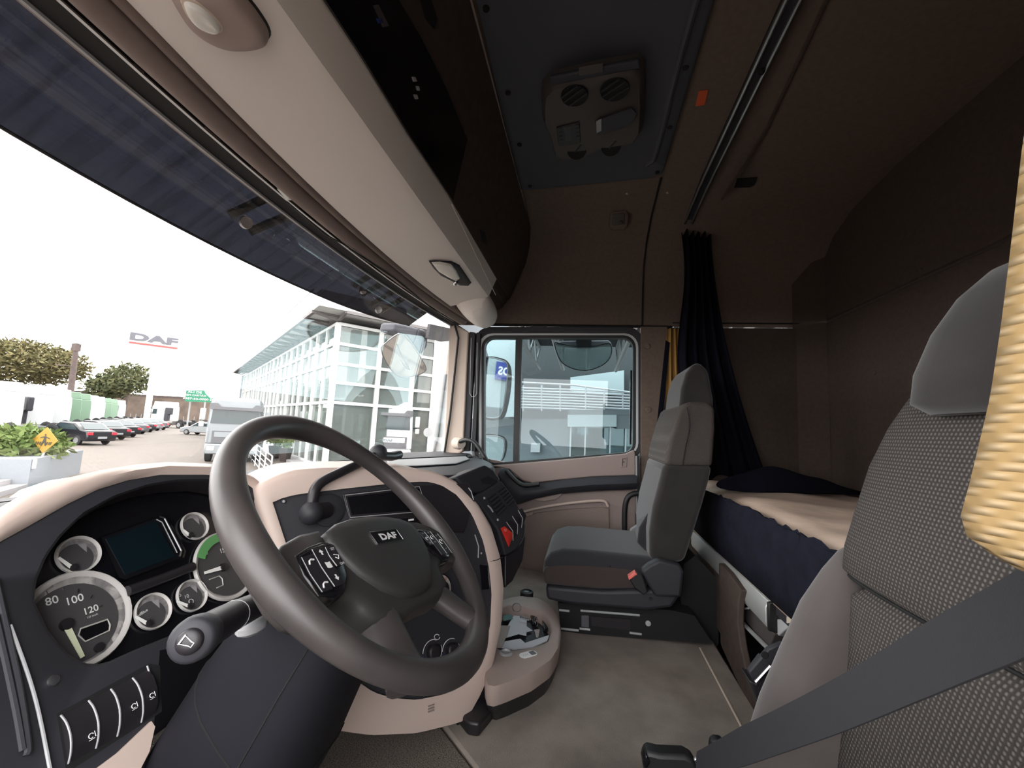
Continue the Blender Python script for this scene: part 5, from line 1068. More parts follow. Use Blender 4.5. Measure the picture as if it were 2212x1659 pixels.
# ================================================================ OUTSIDE: yard, building, vehicles
GZ = -1.35
def GP(px, py): return PZ(px, py, GZ)
def hz(px): return 935 - .052*(1265 - px)
def AT(px, d, z=GZ):                      # point in a pixel column at depth d, dropped to height z
    p = CAM + ray(px, hz(px))*(d/F); return V((p.x, p.y, z))
st('floor_yard' if False else 'ground', B().prism([V((-70, -60, GZ)), V((150, -60, GZ)), V((150, 160, GZ)), V((-70, 160, GZ))], (0, 0, -.1)), 'paving', base=(0, 0, GZ))
# ---------------------------------------------------------------- dealership building
bcn = GP(700, 1018)
dL = ray(393, 890); dL = V((dL.x, dL.y, 0)).normalized(); dR = V((dL.y, -dL.x, 0))
if dR.dot(RIGHT) < 0: dR = -dR
OUTL = -dR; OUTR = -dL                    # outward normals of the two glass fronts
BH = 7.35
bd_ = thing('dealership', 'white framed glass dealership building with flat overhanging roof', 'building', bcn)
def along(px, c, d):                      # distance along a front where a pixel column meets it
    r = ray(px, hz(px)); r = V((r.x, r.y, 0)); a = V((c.x - CAM.x, c.y - CAM.y, 0))
    det = r.x*(-d.y) + d.x*r.y; return (r.x*(-(-a.y)) - r.y*a.x)/(-(r.x*d.y - r.y*d.x)) * (1) if False else (r.y*a.x - r.x*a.y)/(r.x*d.y - r.y*d.x)
def BPt(s, d, z, o=0, n_=None): return V((bcn.x, bcn.y, 0)) + d*s + (n_*o if n_ else V()) + V((0, 0, z + GZ))
ROWS = [0.15, 1.25, 2.4, 3.5, 4.6, 5.65, 6.6, 7.3]
RR = [0.15, 3.35, 4.35, 5.3, 6.3, 7.3]
def bar(name, a, b_, w_, m='mullion', up=None):
    d = (b_ - a).normalized(); u = d.cross(V((0, 0, 1)) if abs(d.z) < .9 else dL).normalized()*(w_/2); v = d.cross(u).normalized()*(w_/2)
    return mk(name, B().prism([a + u + v, a - u + v, a - u - v, a + u - v], b_ - a), m, bd_)
colsR = [0] + [along(px, bcn, dR) for px in (807, 882, 930)]; sp_ = colsR[3] - colsR[2]
while colsR[-1] < 26: colsR.append(colsR[-1] + sp_)
LL = 40.0; nl = 22; colsL = [LL*i/nl for i in range(nl + 1)]
for i, s in enumerate(colsR): bar('mullion', BPt(s, dR, 0, .02, OUTR), BPt(s, dR, BH, .02, OUTR), .22)
for i, s in enumerate(colsL): bar('mullion', BPt(s, dL, 0, .02, OUTL), BPt(s, dL, BH, .02, OUTL), .22 if i % 2 == 0 else .14)
for z in RR: bar('transom', BPt(0, dR, z, .02, OUTR), BPt(colsR[-1], dR, z, .02, OUTR), .15)
for z in (0.15, 1.9, 3.35, 5.3, 6.3, 7.3): bar('transom', BPt(0, dL, z, .02, OUTL), BPt(LL, dL, z, .02, OUTL), .15)
for i in range(len(colsR) - 1):
    for j in range(len(RR) - 1):
        if i < 4: mk('pane', B().prism([BPt(colsR[i], dR, RR[j]), BPt(colsR[i+1], dR, RR[j]), BPt(colsR[i+1], dR, RR[j+1]), BPt(colsR[i], dR, RR[j+1])], -OUTR*.02), 'facade_glass', bd_)
mk('far_panes', B().prism([BPt(colsR[4], dR, .15), BPt(colsR[-1], dR, .15), BPt(colsR[-1], dR, 7.3), BPt(colsR[4], dR, 7.3)], -OUTR*.02), 'facade_glass', bd_)
for i in range(nl):
    mk('pane', B().prism([BPt(colsL[i], dL, .15), BPt(colsL[i+1], dL, .15), BPt(colsL[i+1], dL, 7.3), BPt(colsL[i], dL, 7.3)], -OUTL*.02), 'facade_glass', bd_)
def slab(name, z0, z1, o, m, ext=0):
    P_ = [BPt(LL + ext, dL, z0, o, OUTL), BPt(0, dL, z0, 0) + OUTL*o + OUTR*o, BPt(colsR[-1] + ext, dR, z0, o, OUTR), BPt(colsR[-1], dR, z0) + dL*LL]
    mk(name, B().prism(P_, (0, 0, z1 - z0)), m, bd_)
slab('plinth', 0, .14, .8, 'concrete'); slab('ceiling_slab', 7.36, 7.42, 0, 'eave'); slab('roof_slab', 7.72, 8.5, 1.25, 'white_wall')
for i in range(23):
    s = LL*i/22; a = BPt(s, dL, 7.45, 0, OUTL); c_ = BPt(s, dL, 7.68, 1.2, OUTL); bar('eave_truss', a, c_, .12, 'eave'); bar('eave_truss', BPt(s, dL, 7.68, 0, OUTL), c_, .1, 'eave')
for i in range(9):
    s = 24*i/8; bar('eave_truss', BPt(s, dR, 7.45, 0, OUTR), BPt(s, dR, 7.68, 1.2, OUTR), .12, 'eave')
bar('eave_beam', BPt(-.0, dL, 7.68, 1.2, OUTL), BPt(LL, dL, 7.68, 1.2, OUTL), .15, 'eave'); bar('eave_beam', BPt(0, dR, 7.68, 1.2, OUTR), BPt(24, dR, 7.68, 1.2, OUTR), .15, 'eave')
bar('gutter_pole', BPt(.3, dL, 8.5, 1.25, OUTL) + V((0, 0, .35)), BPt(14, dL, 8.5, 1.25, OUTL) + V((0, 0, .35)), .06, 'metal_grey')
mk('inner_wall', B().prism([BPt(0, dL, .15) + dL*.2 + dR*10.5, BPt(0, dL, 7.3) + dL*.2 + dR*10.5, BPt(0, dL, 7.3) + dL*LL + dR*10.5, BPt(0, dL, .15) + dL*LL + dR*10.5], dR*.2), 'shop_inside', bd_)
mk('inner_partition', B().prism([BPt(.5, dR, .15) + dL*8.5, BPt(10.4, dR, .15) + dL*8.5, BPt(10.4, dR, 7.3) + dL*8.5, BPt(.5, dR, 7.3) + dL*8.5], dL*.2), 'shop_inside', bd_)
mk('mezzanine', B().prism([BPt(.5, dR, 3.3) + dL*5, BPt(10.4, dR, 3.3) + dL*5, BPt(10.4, dR, 3.3) + dL*8.4, BPt(.5, dR, 3.3) + dL*8.4], (0, 0, .2)), 'wall_pale', bd_)
mk('end_wall', B().prism([BPt(LL, dL, 0, .3, OUTL), BPt(LL, dL, 7.4, .3, OUTL), BPt(LL, dL, 7.4) + dR*8, BPt(LL, dL, 0) + dR*8], dL*.2), 'planter', bd_)
# big white column before the right front
clm = GP(936, 1050); ct = thing('white_column', 'tall square white column before the dealership front', 'column', clm)
mk('shaft', B().box(clm + V((0, 0, 4.2)), (.55, .55, 8.4), Matrix.Rotation(math.atan2(dL.y, dL.x), 3, 'Z')), 'white_wall', ct)
cf = CAM + (clm - CAM)*.96
mk('round_sticker', B().lathe([(.19, 0), (.19, .01), (.001, .012)], PP(925, 934, clm - V((clm.x - CAM.x, clm.y - CAM.y, 0)).normalized()*.40, V((clm.x - CAM.x, clm.y - CAM.y, 0)).normalized()), -V((clm.x - CAM.x, clm.y - CAM.y, 0)), 24), 'metal_grey', ct)
# ---------------------------------------------------------------- vehicle builders (local: y forward, z up)
def place(o, p, h):
    o.location = p; o.rotation_euler = (0, 0, math.atan2(-h.x, h.y)); ORG[o.name] = V(p); return o
def wheel(b_root, x, y, r, w_):
    t = mk('wheel', B().lathe([(r*.8, -w_/2), (r, -w_/2 + .03), (r, w_/2 - .03), (r*.8, w_/2)], (x, y, r), (1, 0, 0), 18), 'tyre', b_root, sm=50)
    mk('wheel_disc', B().lathe([(r*.62, -w_/2 - .012), (r*.5, -w_/2 + .02), (.001, -w_/2 + .02)] if x < 0 else [(r*.62, w_/2 + .012), (r*.5, w_/2 - .02), (.001, w_/2 - .02)], (x, y, r), (1, 0, 0), 14), 'rim_metal', t)
def tractor(paint, label, cat='truck', group=None, logo=False, rh=3.9):
    t = thing('tractor_truck', label, cat, (0, 0, 0), group)
    mk('cab', B().loft([[V((x*1.22*s, y, z)) for x, y in ((-1, 2.28), (-.92, 2.42), (.92, 2.42), (1, 2.28), (1, .05), (-1, .05))] for z, s in ((.95, 1), (2.0, 1), (2.9, .97), (3.25, .93))]), paint, t, sm=30, bev=.06)
    mk('roof_cap', B().loft([[V((x*1.1*s, 1.2 + y*s, z)) for x, y in ((-1, 1.05), (1, 1.05), (1, -1.1), (-1, -1.1))] for z, s in ((3.25, 1), (rh, .85 if rh < 3.6 else .95))]), paint, t, bev=.05)
    mk('windscreen', B().prism([(-1.08, 2.43, 2.0), (1.08, 2.43, 2.0), (1.02, 2.40, 2.85), (-1.02, 2.40, 2.85)], (0, .02, 0)), 'window_dark', t)
    mk('visor', B().prism([(-1.18, 2.45, 2.72), (1.18, 2.45, 2.72), (1.18, 2.45, 3.05), (.85, 2.45, 3.05), (.7, 2.45, 2.88), (-.7, 2.45, 2.88), (-.85, 2.45, 3.05), (-1.18, 2.45, 3.05)], (0, .12, 0)), 'car_grey', t)
    mk('grille', B().b2((-.95, 2.42, 1.0), (.95, 2.46, 1.62)), 'car_grey', t)
    gp = mk('grille_panel', B().b2((-.85, 2.46, 1.30), (.85, 2.48, 1.56)), paint, t, bev=.02)
    if logo: mk('grille_logo', B().text('DAF', (0, 2.482, 1.42), (-1, 0, 0), (0, 0, 1), .13, bold=.04, wide=1.5), 'logo_grey', gp)
    mk('bumper', B().b2((-1.2, 2.2, .42), (1.2, 2.5, .95)), paint, t, bev=.06)
    for s in (-1, 1):
        mk('headlight', B().b2((s*.78, 2.49, .62), (s*1.1, 2.52, .82)), 'lamp_lens', t, bev=.01)
        mk('side_window', B().prism([(s*1.215, 1.35, 2.0), (s*1.215, 2.15, 2.0), (s*1.19, 2.05, 2.78), (s*1.19, 1.35, 2.78)], (s*.015, 0, 0)), 'window_dark', t)
        mk('mirror', B().b2((s*1.33, 2.15, 2.15), (s*1.58, 2.32, 2.75)), paint if s < 0 else 'white_paint', t, bev=.05)
        mk('mirror_small', B().b2((s*1.36, 2.15, 1.8), (s*1.58, 2.32, 2.08)), paint if s < 0 else 'white_paint', t, bev=.05)
        mk('mirror_arm', B().tube([(s*1.2, 2.25, 2.1), (s*1.45, 2.22, 2.1)], .03, 6), 'tyre', t)
        mk('mudguard', B().tube([(s*1.0, -2.9 + .62*math.cos(a), .52 + .66*math.sin(a)) for a in [math.pi*k/8 for k in range(9)]], .16, 8, flat=.2), 'tyre', t)
        wheel(t, s*1.05, 1.75, .5, .3); wheel(t, s*1.0, -2.9, .5, .5)
        mk('fuel_tank', B().tube([(s*.95, .1, .75), (s*.95, -1.7, .75)], .33, 16), 'tank', t, sm=50)
    for s in (-1,): mk('air_intake', B().prism([(s*.75, -.04, 1.0), (s*1.16, -.04, 1.0), (s*1.16, -.04, 3.0), (s*.75, -.04, 3.0)], (0, -.62, 0)), 'black_soft', t, bev=.05)
    for s in (-1,): mk('intake_head', B().b2((s*.75, -1.1, 2.0), (s*1.16, -.60, 3.0)), 'black_soft', t, bev=.08)
    mk('chassis', B().b2((-.45, -4.1, .65), (.45, 2.0, .95)), 'tyre', t)
    mk('fifth_wheel', B().b2((-.5, -3.3, .95), (.5, -2.4, 1.15)), 'car_grey', t, bev=.04)
    return t
def car(paint, label, group=None):
    t = thing('parked_car', label, 'car', (0, 0, 0), group)
    side = [(-2.15, .28), (-2.18, .62), (-2.05, .95), (-1.55, 1.02), (-.95, 1.42), (.25, 1.46), (1.05, .98), (1.9, .82), (2.15, .62), (2.15, .28)]
    mk('body', B().loft([[V((x, y, z if z < .96 or abs(x) < .8 else z)) for y, z in side] for x in (-.87, .87)]), paint, t, bev=.08, bs=3)
    gl = [(-1.45, 1.0), (-.93, 1.37), (.22, 1.41), (.9, .99)]
    for s in (-1, 1):
        mk('side_window', B().prism([(s*.872, y, z) for y, z in ((-1.25, 1.0), (-.85, 1.33), (.2, 1.36), (.78, 1.0))], (s*.006, 0, 0)), 'window_dark', t)
        mk('tail_light', B().b2((s*.55, -2.19, .68), (s*.86, -2.12, .86)), 'tail_red', t, bev=.02)
        mk('headlight', B().b2((s*.55, 2.06, .62), (s*.84, 2.13, .76)), 'lamp_lens', t, bev=.02)
        mk('wing_mirror', B().b2((s*.88, .62, .98), (s*1.02, .78, 1.1)), paint, t, bev=.03)
        for y in (-1.35, 1.35): wheel(t, s*.80, y, .31, .2)
    mk('rear_window', B().prism([(-.7, -1.62, 1.03), (.7, -1.62, 1.03), (.62, -1.05, 1.40), (-.62, -1.05, 1.40)], (0, -.02, .02)), 'window_dark', t)
    mk('front_window', B().prism([(-.7, 1.02, 1.02), (.7, 1.02, 1.02), (.62, .32, 1.44), (-.62, .32, 1.44)], (0, .02, .02)), 'window_dark', t)
    mk('number_plate', B().b2((-.26, -2.20, .45), (.26, -2.17, .58)), 'plate', t)
    return t
LEFT = V((-RIGHT.x, -RIGHT.y, 0)).normalized()
# silver truck facing the camera beside the building
tr0 = tractor('silver_paint', 'silver cab truck facing the camera beside the dealership', rh=3.4); p = AT(518, 24.2); place(tr0, p, V((CAM.x - p.x - 3.0, CAM.y - p.y, 0)).normalized())
tr1 = tractor('white_paint', 'white truck with DAF grille inside the dealership window', logo=True, rh=3.5); p = AT(842, 24.6, GZ + .15); place(tr1, p + V((CAM - p).x, (CAM - p).y, 0).normalized()*0 if False else p, V((CAM.x - p.x, CAM.y - p.y, 0)).normalized())
tr2 = tractor('truck_green', 'pale green truck inside the dealership behind the glass corner', rh=3.4); p = AT(733, 29, GZ + .15); place(tr2, p, (V((CAM.x - p.x, CAM.y - p.y, 0)).normalized() + LEFT*.6).normalized())
# parked row of tractor units beyond the planter
ordn = ['first', 'second', 'third', 'fourth', 'fifth', 'sixth', 'seventh', 'eighth', 'ninth', 'tenth']
hd_ = (LEFT + V((FWD.x, FWD.y, 0)).normalized()*.18).normalized()
proto = {}
for i, (px, d, pt) in enumerate(((2, 27, 'white_paint'), (78, 31, 'white_paint'), (120, 35.5, 'white_paint'), (146, 40, 'truck_green'), (170, 44.5, 'truck_green'), (190, 49, 'white_paint'), (206, 54, 'white_paint'), (222, 59, 'truck_green'), (238, 64.5, 'truck_green'), (256, 70, 'white_paint'))):
    lb = '%s tractor truck, %s from the left in the parked row' % ('white' if pt == 'white_paint' else 'green', ordn[i])
    if pt not in proto: t = proto[pt] = tractor(pt, lb, group='tractor trucks in the parked row')
    else: t = copy_tree(proto[pt]); t['label'] = lb
    place(t, AT(px, d), hd_)
t = copy_tree(proto['white_paint']); t['label'] = 'white tractor truck alone beyond the row near the silver car'; place(t, AT(372, 64), hd_)
# dark cars with their tails to the lane, silver car
cp = None
for i, (px, py, pt) in enumerate(((214, 962, 'car_black'), (252, 951, 'car_black'), (278, 945, 'car_black'), (300, 938, 'car_grey'), (318, 934, 'car_black'), (334, 931, 'car_grey'), (348, 929, 'car_black'))):
    lb = '%s car, %s nearest in the row parked before the trucks' % ('black' if pt == 'car_black' else 'dark grey', ordn[i])
    if cp is None: cp = {}
    if pt not in cp: t = cp[pt] = car(pt, lb, 'cars parked before the truck row')
    else: t = copy_tree(cp[pt]); t['label'] = lb
    p = GP(px, py); place(t, p + hd_*2.0, hd_)
cs_ = car('car_silver', 'silver hatchback standing in the lane beside the silver truck'); p = GP(440, 940); place(cs_, p, LEFT)
# ---------------------------------------------------------------- planter, sign, steps
pl0, pl1 = GP(58, 1056), GP(172, 1022)
pt_ = thing('planter_box', 'grey blue concrete planter box beside the white steps', 'planter', pl0)
dpl = (pl1 - pl0).normalized(); npl = V((dpl.y, -dpl.x, 0));
if npl.dot(CAM - pl0) > 0: npl = -npl
ph = (PP(70, 992, pl0, npl) - pl0).z
mk('box', B().prism([pl0, pl1, pl1 + npl*2.2, pl0 + npl*2.2], (0, 0, ph)), 'planter', pt_)
mk('wall_light', B().box(PP(72, 1002, pl0 - npl*.02, npl), (.1, .1, .28)), 'metal_grey', pt_)
def leaves(c, rad, n, s, seed, up=.3):
    rn = random.Random(seed); b = B()
    for _ in range(n):
        while True:
            q = V((rn.uniform(-1, 1), rn.uniform(-1, 1), rn.uniform(-1, 1)))
            if .25 < q.length < 1: break
        p = V(c) + V((q.x*rad[0], q.y*rad[1], q.z*rad[2])); d = V((rn.uniform(-1, 1), rn.uniform(-1, 1), rn.uniform(-.6, 1))).normalized(); e = d.cross(V((rn.uniform(-1, 1), rn.uniform(-1, 1), rn.uniform(-1, 1)))).normalized(); k = s*rn.uniform(.6, 1.3)
        b.add([p, p + d*k*.5 + e*k*.22, p + d*k, p + d*k*.5 - e*k*.22], [(0, 1, 2, 3)])
    return b
bc_ = (pl0 + pl1)/2 + npl*1.1 + V((0, 0, ph + .25))
bs_ = thing('leafy_bush', 'leafy light green bush growing in the grey planter', 'bush', bc_ - V((0, 0, .25)))
mk('foliage', leaves(bc_, (1.25, 1.25, .62), 2600, .26, 3), 'bush', bs_, sm=0, kind='stuff')
for k in range(7):
    a = k*.9; mk('stem', B().tube([bc_ - V((0, 0, .25)), bc_ + V((.7*math.cos(a), .7*math.sin(a), .3))], .02, 5), 'trunk', bs_)
sg = thing('crossing_sign', 'yellow diamond pedestrian crossing sign before the bush', 'sign', GP(97, 1035))
sn = V((CAM.x - bc_.x, CAM.y - bc_.y, 0)).normalized(); sc_ = PP(97, 951, pl0 + npl*.1, npl); su = V((RIGHT.x, RIGHT.y, 0)).normalized(); sn = V((-FWD.x, -FWD.y, 0)).normalized()
r_ = 28*(sc_ - CAM).dot(FWD)/F
mk('board', B().prism([sc_ + su*r_, sc_ + V((0, 0, r_)), sc_ - su*r_, sc_ - V((0, 0, r_))], sn*-.02), 'sign_yellow', sg)
def S2(x, y, o=.012): return sc_ + su*(x*r_) + V((0, 0, y*r_)) + sn*o
pg_ = B(); pg_.prism([S2(.05*math.cos(a), .42 + .07*math.sin(a)) for a in [k*.63 for k in range(10)]], sn*.002)
pg_.prism([S2(-.05, .32), S2(.06, .32), S2(.10, .02), S2(.16, -.42), S2(.07, -.42), S2(.0, -.08), S2(-.2, -.45), S2(-.28, -.40), S2(-.1, .0)], sn*.002)
pg_.prism([S2(-.05, .30), S2(-.36, .22), S2(-.36, .16), S2(-.04, .22)], sn*.002).prism([S2(.05, .30), S2(.38, .16), S2(.38, .10), S2(.05, .22)], sn*.002)
for x in (-.62, -.46, -.3, .22, .38, .52): pg_.prism([S2(x, -.12), S2(x + .07, -.12), S2(x - .03, -.34), S2(x - .10, -.34)], sn*.002)
mk('pedestrian_symbol', pg_, 'sign_black', sg)
mk('post', B().tube([S2(0, -.9, -.04), V((sc_.x, sc_.y, GZ + ph))], .03, 8), 'metal_grey', sg)
sts = thing('white_steps', 'flight of white concrete steps at the left beside the planter', 'steps', GP(20, 1060))
s0 = GP(60, 1056)
for k in range(6):
    a = s0 - dpl*.03 + npl*(.36*k); mk('step', B().prism([a, a - dpl*3, a - dpl*3 + npl*2.3, a + npl*2.3], (0, 0, .145*(k + 1))), 'concrete', sts)
kb = [GP(-20, 1118), GP(40, 1072), GP(100, 1050), GP(148, 1042), GP(160, 1052), GP(120, 1080), GP(20, 1150)]
mk('white_kerb', B().prism(kb, (0, 0, .16)), 'white_wall', label='low white kerb slab in front of the white steps', cat='kerb')
# ---------------------------------------------------------------- totem, green sign, pole, wall, trees
tp = AT(319, 72); tt = thing('brand_totem', 'white totem pole carrying the DAF sign above the yard', 'sign', tp)
sd = V((CAM.x - tp.x, CAM.y - tp.y, 0)).normalized(); tu = V((-sd.y, sd.x, 0)); tu = tu if tu.dot(RIGHT) > 0 else -tu
mk('pole', B().tube([tp, V((tp.x, tp.y, 12.2))], .44, 14), 'white_wall', tt)
tc0 = PP(334, 735, tp + sd*.4, sd)
mk('sign_board', B().box(tc0 + V((0, 0, -.15)), (8.6, .3, 3.4), Matrix((tu, -sd, V((0, 0, 1)))).transposed()), 'white_paint', tt)
mk('sign_letters', B().text('DAF', tc0 + sd*.32 + V((0, 0, .16)), tu, V((0, 0, 1)), 1.31, bold=.05, width=6.4), 'logo_grey', tt)
mk('sign_stripe', B().box(tc0 + sd*.32 + V((0, 0, -.94)), (6.4, .02, .29), Matrix((tu, -sd, V((0, 0, 1)))).transposed()), 'logo_red', tt)
gp0 = AT(430, 62); gs_ = thing('green_shop_sign', 'green roadside shop sign behind the silver truck', 'sign', V((gp0.x, gp0.y, GZ)))
gd = V((CAM.x - gp0.x, CAM.y - gp0.y, 0)).normalized(); gu = V((-gd.y, gd.x, 0)); gu = gu if gu.dot(RIGHT) > 0 else -gu
mk('board', B().prism([PP(*q, gp0, gd) for q in ((402, 843), (441, 843), (446, 852), (455, 860), (485, 864), (485, 871), (399, 867))], -gd*.3), 'sign_green', gs_)
gt = B()
for tx, q, w_ in (('ALI DE', (421, 847), 24), ('SEM CARTÃO', (423, 853.5), 36), ('3587-50-0000', (423, 861.5), 44), ('SILPO', (463, 864), 16)): gt.text(tx, PP(*q, gp0 + gd*.05, gd), gu, V((0, 0, 1)), .30 if w_ < 40 else .27, bold=.0, width=w_*62/F)
mk('board_text', gt, 'white_print', gs_)
for px in (408, 440, 470): q = AT(px, 62.4); mk('leg', B().tube([q, V((q.x, q.y, 3.2))], .1, 6), 'metal_grey', gs_)
up0, up1 = AT(150, 50), PP(166, 742, AT(150, 50), V((FWD.x, FWD.y, 0)).normalized())
ut = thing('utility_pole', 'leaning concrete utility pole behind the truck row', 'pole', up0)
mk('shaft', B().tube([up0, up0.lerp(up1, .5), up1], [.36, .30, .24], 12), 'pole_wood', ut)
mk('cross_arm', B().tube([up0.lerp(up1, .72) - tu*1.6, up0.lerp(up1, .72) + tu*.1], .06, 6), 'pole_wood', ut)
mk('pole_head', B().box(up1 + V((0, 0, -.5)), (.6, .6, .9)), 'pole_wood', ut)
mk('lamp_arm', B().tube([up0.lerp(up1, .15), up0.lerp(up1, .42) - tu*2.6 + V((0, 0, .5)), up0.lerp(up1, .42) - tu*3.4 + V((0, 0, .55))], .05, 6), 'white_paint', ut)
wa, wb = AT(-60, 84), AT(520, 90)
yw = thing('yard_wall', 'brown boundary building wall closing the far end of the yard', 'wall', wa)
dd = (wb - wa); 
mk('wall_block', B().prism([wa, wb, wb + V((2, 3, 0)), wa + V((2, 3, 0))], (0, 0, 5.2)), 'yard_wall', yw)
mk('wall_coping', B().prism([wa + V((0, 0, 5.2)) - dd.normalized()*.2, wb + V((0, 0, 5.2)), wb + V((2, 3, 5.2)), wa + V((2, 3, 5.2))], (0, 0, .5)), 'pole_wood', yw)
for i in range(26):
    q = wa.lerp(wb, .45 + .5*i/25) + V((-1.2, -.6, 0)); mk('fence_post', B().tube([q, q + V((0, 0, 1.6))], .05, 5), 'metal_grey', yw)
def tree(name, px, d, z, rad, m, label, n, seed, h0=0.0):
    c = AT(px, d, z); t = thing(name, label, 'tree', V((c.x, c.y, GZ)))
    mk('trunk', B().tube([V((c.x, c.y, GZ)), V((c.x + .2, c.y, (GZ + z)/2)), V((c.x, c.y, z))], [.4, .32, .2], 8), 'trunk', t)
    for k in range(5):
        a = k*1.26 + seed; mk('branch', B().tube([V((c.x, c.y, z - rad[2]*.6)), V((c.x + rad[0]*.6*math.cos(a), c.y + rad[1]*.6*math.sin(a), z + rad[2]*.3))], [.15, .05], 6), 'trunk', t)
    mk('crown', leaves(c, rad, n, .85, seed), m, t, sm=0, kind='stuff')
tree('broad_tree', 38, 79, 8.9, (9.4, 9.4, 4.2), 'tree_leaf', 'broad olive brown tree behind the first parked trucks', 8000, 11)
tree('palm_like_tree', 266, 78, 6.6, (3.6, 3.6, 2.9), 'tree_leaf2', 'slim feathery tree near the totem pole', 1700, 5)
tree('small_tree', 228, 79, 5.0, (3.6, 3.6, 2.2), 'tree_leaf2', 'low dark green tree left of the feathery tree', 1800, 9)
# ---------------------------------------------------------------- railing and plant pots by the entrance
rl0, rl1 = AT(548, 25), AT(598, 15.5)
rl = thing('white_railing', 'white tubular railing beside the building ramp', 'railing', rl0)
for k in range(6):
    q = rl0.lerp(rl1, k/5); mk('post', B().tube([q, q + V((0, 0, 1.05))], .03, 6), 'white_paint', rl)
for z in (.15, .4, .6, .82, 1.05): mk('rail', B().tube([rl0 + V((0, 0, z)), rl1 + V((0, 0, z))], .022, 6), 'white_paint', rl)
for i, (px, py) in enumerate(((592, 990), (615, 997))):
    q = GP(px, py); t = thing('plant_pot', 'brown tapered plant pot, %s of two by the glass front' % ('left' if i == 0 else 'right'), 'plant pot', q)
    mk('pot', B().loft([[q + V((s*x, s*y, z)) for x, y in ((-1, -1), (1, -1), (1, 1), (-1, 1))] for z, s in ((0, .17), (.75, .26))]), 'pot_brown', t)
    mk('plant', leaves(q + V((0, 0, 1.15)), (.3, .3, .4), 120, .35, 20 + i), 'bush', t, sm=0, kind='stuff')
# ---------------------------------------------------------------- service bay seen through the passenger window
BX = 13.0
def HX(px, py, x=BX): return PX(px, py, x)
hx = [HX(1100, 700), HX(1420, 700)]
sb2 = thing('service_building', 'service bay building with balcony and white block beyond the passenger door', 'building', V((BX, 0, GZ)))
def wallx(name, pts, m, x=BX, dx=.3): return mk(name, B().prism([PX(a, b_, x) for a, b_ in pts], (dx, 0, 0)), m, sb2)
zt = HX(1250, 735).z
wallx('back_wall', ((960, 640), (1520, 640), (1520, 1075), (960, 1075)), 'wall_bluegrey', 16.5)
wallx('upper_dark', ((1100, 690), (1480, 690), (1480, 905), (1100, 905)), 'canopy_dark', 15.5, .2)
wallx('pale_sky_panel', ((1232, 815), (1348, 800), (1348, 855), (1232, 845)), 'wall_pale', 15.2, .1)  # solid pale panel, its colour standing in for bright sky
wallx('ground_wall', ((1000, 905), (1232, 905), (1232, 1020), (1000, 1020)), 'wall_bluegrey', 13.4, .3)
wallx('white_block', ((1226, 896), (1332, 896), (1332, 922), (1226, 922)), 'wall_pale', BX, 1.6)
wallx('block_side', ((1332, 894), (1420, 894), (1420, 926), (1332, 926)), 'wall_bluegrey', BX + .05, 1.6)
wallx('block_top', ((1228, 885), (1420, 885), (1420, 896), (1228, 896)), 'wall_bluegrey', BX + .02, 1.6)
wallx('pale_left_wall', ((1000, 735), (1118, 735), (1112, 900), (1000, 905)), 'wall_pale', 12.0, .2)
for px in (1232, 1264, 1318, 1352): mk('shop_mullion', B().box(HX(px, 952) + V((.1, 0, -.2)), (.04, .05, 2.2)), 'metal_grey', sb2)
wallx('shop_pane', ((1232, 924), (1420, 926), (1420, 1010), (1232, 1010)), 'shop_glass', BX + .3, .01)
wallx('shop_back', ((1232, 920), (1420, 920), (1420, 1010), (1232, 1010)), 'shop_inside', BX + 2.2, .1)
wallx('shop_picture', ((1297, 934), (1310, 934), (1310, 950), (1297, 950)), 'metal_grey', BX + 2.15, .02)
wallx('shop_desk', ((1296, 964), (1345, 970), (1345, 990), (1296, 990)), 'white_paint', BX + 1.6, .3)
wallx('meter_box', ((1147, 957), (1167, 957), (1166, 977), (1146, 977)), 'metal_grey', 13.2, .2)
for y0 in range(842, 886, 6): mk('balcony_rail', B().tube([HX(1120, y0 - 4, 14), HX(1240, y0, 14), HX(1365, y0 + 6, 14)], .035, 5), 'dim_print', sb2)
mk('balcony_top_rail', B().tube([HX(1120, 826, 14), HX(1240, 832, 14), HX(1365, 848, 14)], .04, 5), 'metal_grey', sb2)
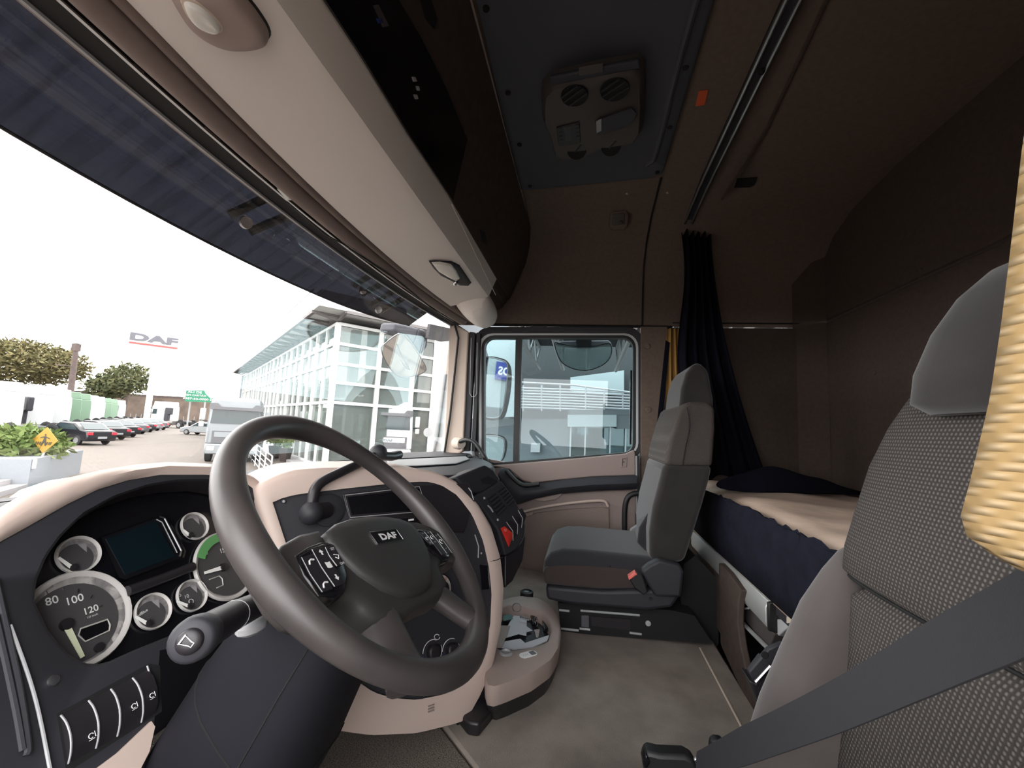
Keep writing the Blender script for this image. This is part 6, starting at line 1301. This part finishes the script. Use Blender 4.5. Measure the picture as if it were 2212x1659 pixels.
for px in (1130, 1170, 1210, 1265, 1305, 1345): mk('balcony_post', B().tube([HX(px, 832 + max(0, px - 1240)*.12, 14), HX(px, 888, 14)], .035, 5), 'metal_grey', sb2)
cn = thing('canopy', 'dark steel truss canopy roof over the passenger side of the truck', 'canopy', V((8, 0, 3.3)))
mk('roof_sheet', B().b2((4.6, -12, 4.0), (12.7, 1.9, 4.12)), 'canopy_dark', cn)
for y in (-6, -4.5, -3, -1.8, -.9, 0.0, .8, 1.6):
    mk('lower_chord', B().tube([(4.7, y, 3.35), (12.6, y, 3.2)], .06, 6), 'dim_print', cn); mk('upper_chord', B().tube([(4.7, y, 3.92), (12.6, y, 3.92)], .05, 6), 'metal_grey', cn)
    for k in range(10): mk('web_bar', B().tube([(4.7 + .79*k, y, 3.34 if k % 2 else 3.92), (5.49 + .79*k, y, 3.92 if k % 2 else 3.3)], .035, 5), 'metal_grey', cn)
for y in (-11.5, -8.0):
    mk('canopy_post', B().b2((12.3, y, GZ), (12.6, y + .3, 4.0)), 'metal_grey', cn)
# workshop block behind the truck, seen only in the side mirrors
mm_, md, mn = sm1[1], sm1[2], sm1[3]
r_ = (ray(1079, 800).normalized()); pm = PX(1079, 800, MX); rr_ = r_ - mn*(2*r_.dot(mn)); sgp = pm + rr_*(14/abs(rr_.y))
wb_ = thing('rear_workshop', 'pale workshop block with blue sign seen reversed in the tall side mirror', 'building', V((sgp.x, sgp.y - .3, GZ)))
mk('block', B().b2((sgp.x - 3.4, sgp.y - 4, GZ), (sgp.x + 12, sgp.y - .2, sgp.z + 1.0)), 'wall_pale', wb_)
mk('blue_sign', B().b2((sgp.x - .12, sgp.y - .2, sgp.z - .36), (sgp.x + 3.4, sgp.y - .1, sgp.z + .36)), 'sign_blue', wb_)
mk('sign_text', B().text('NOVOS', (sgp.x + .70, sgp.y - .09, sgp.z), (-1, 0, 0), (0, 0, 1), .34, bold=.02, width=1.45), 'white_print', wb_)
mk('grey_band', B().b2((sgp.x - 3.3, sgp.y - .2, sgp.z - 2.6), (sgp.x + 12, sgp.y - .12, sgp.z - 1.5)), 'wall_bluegrey', wb_)
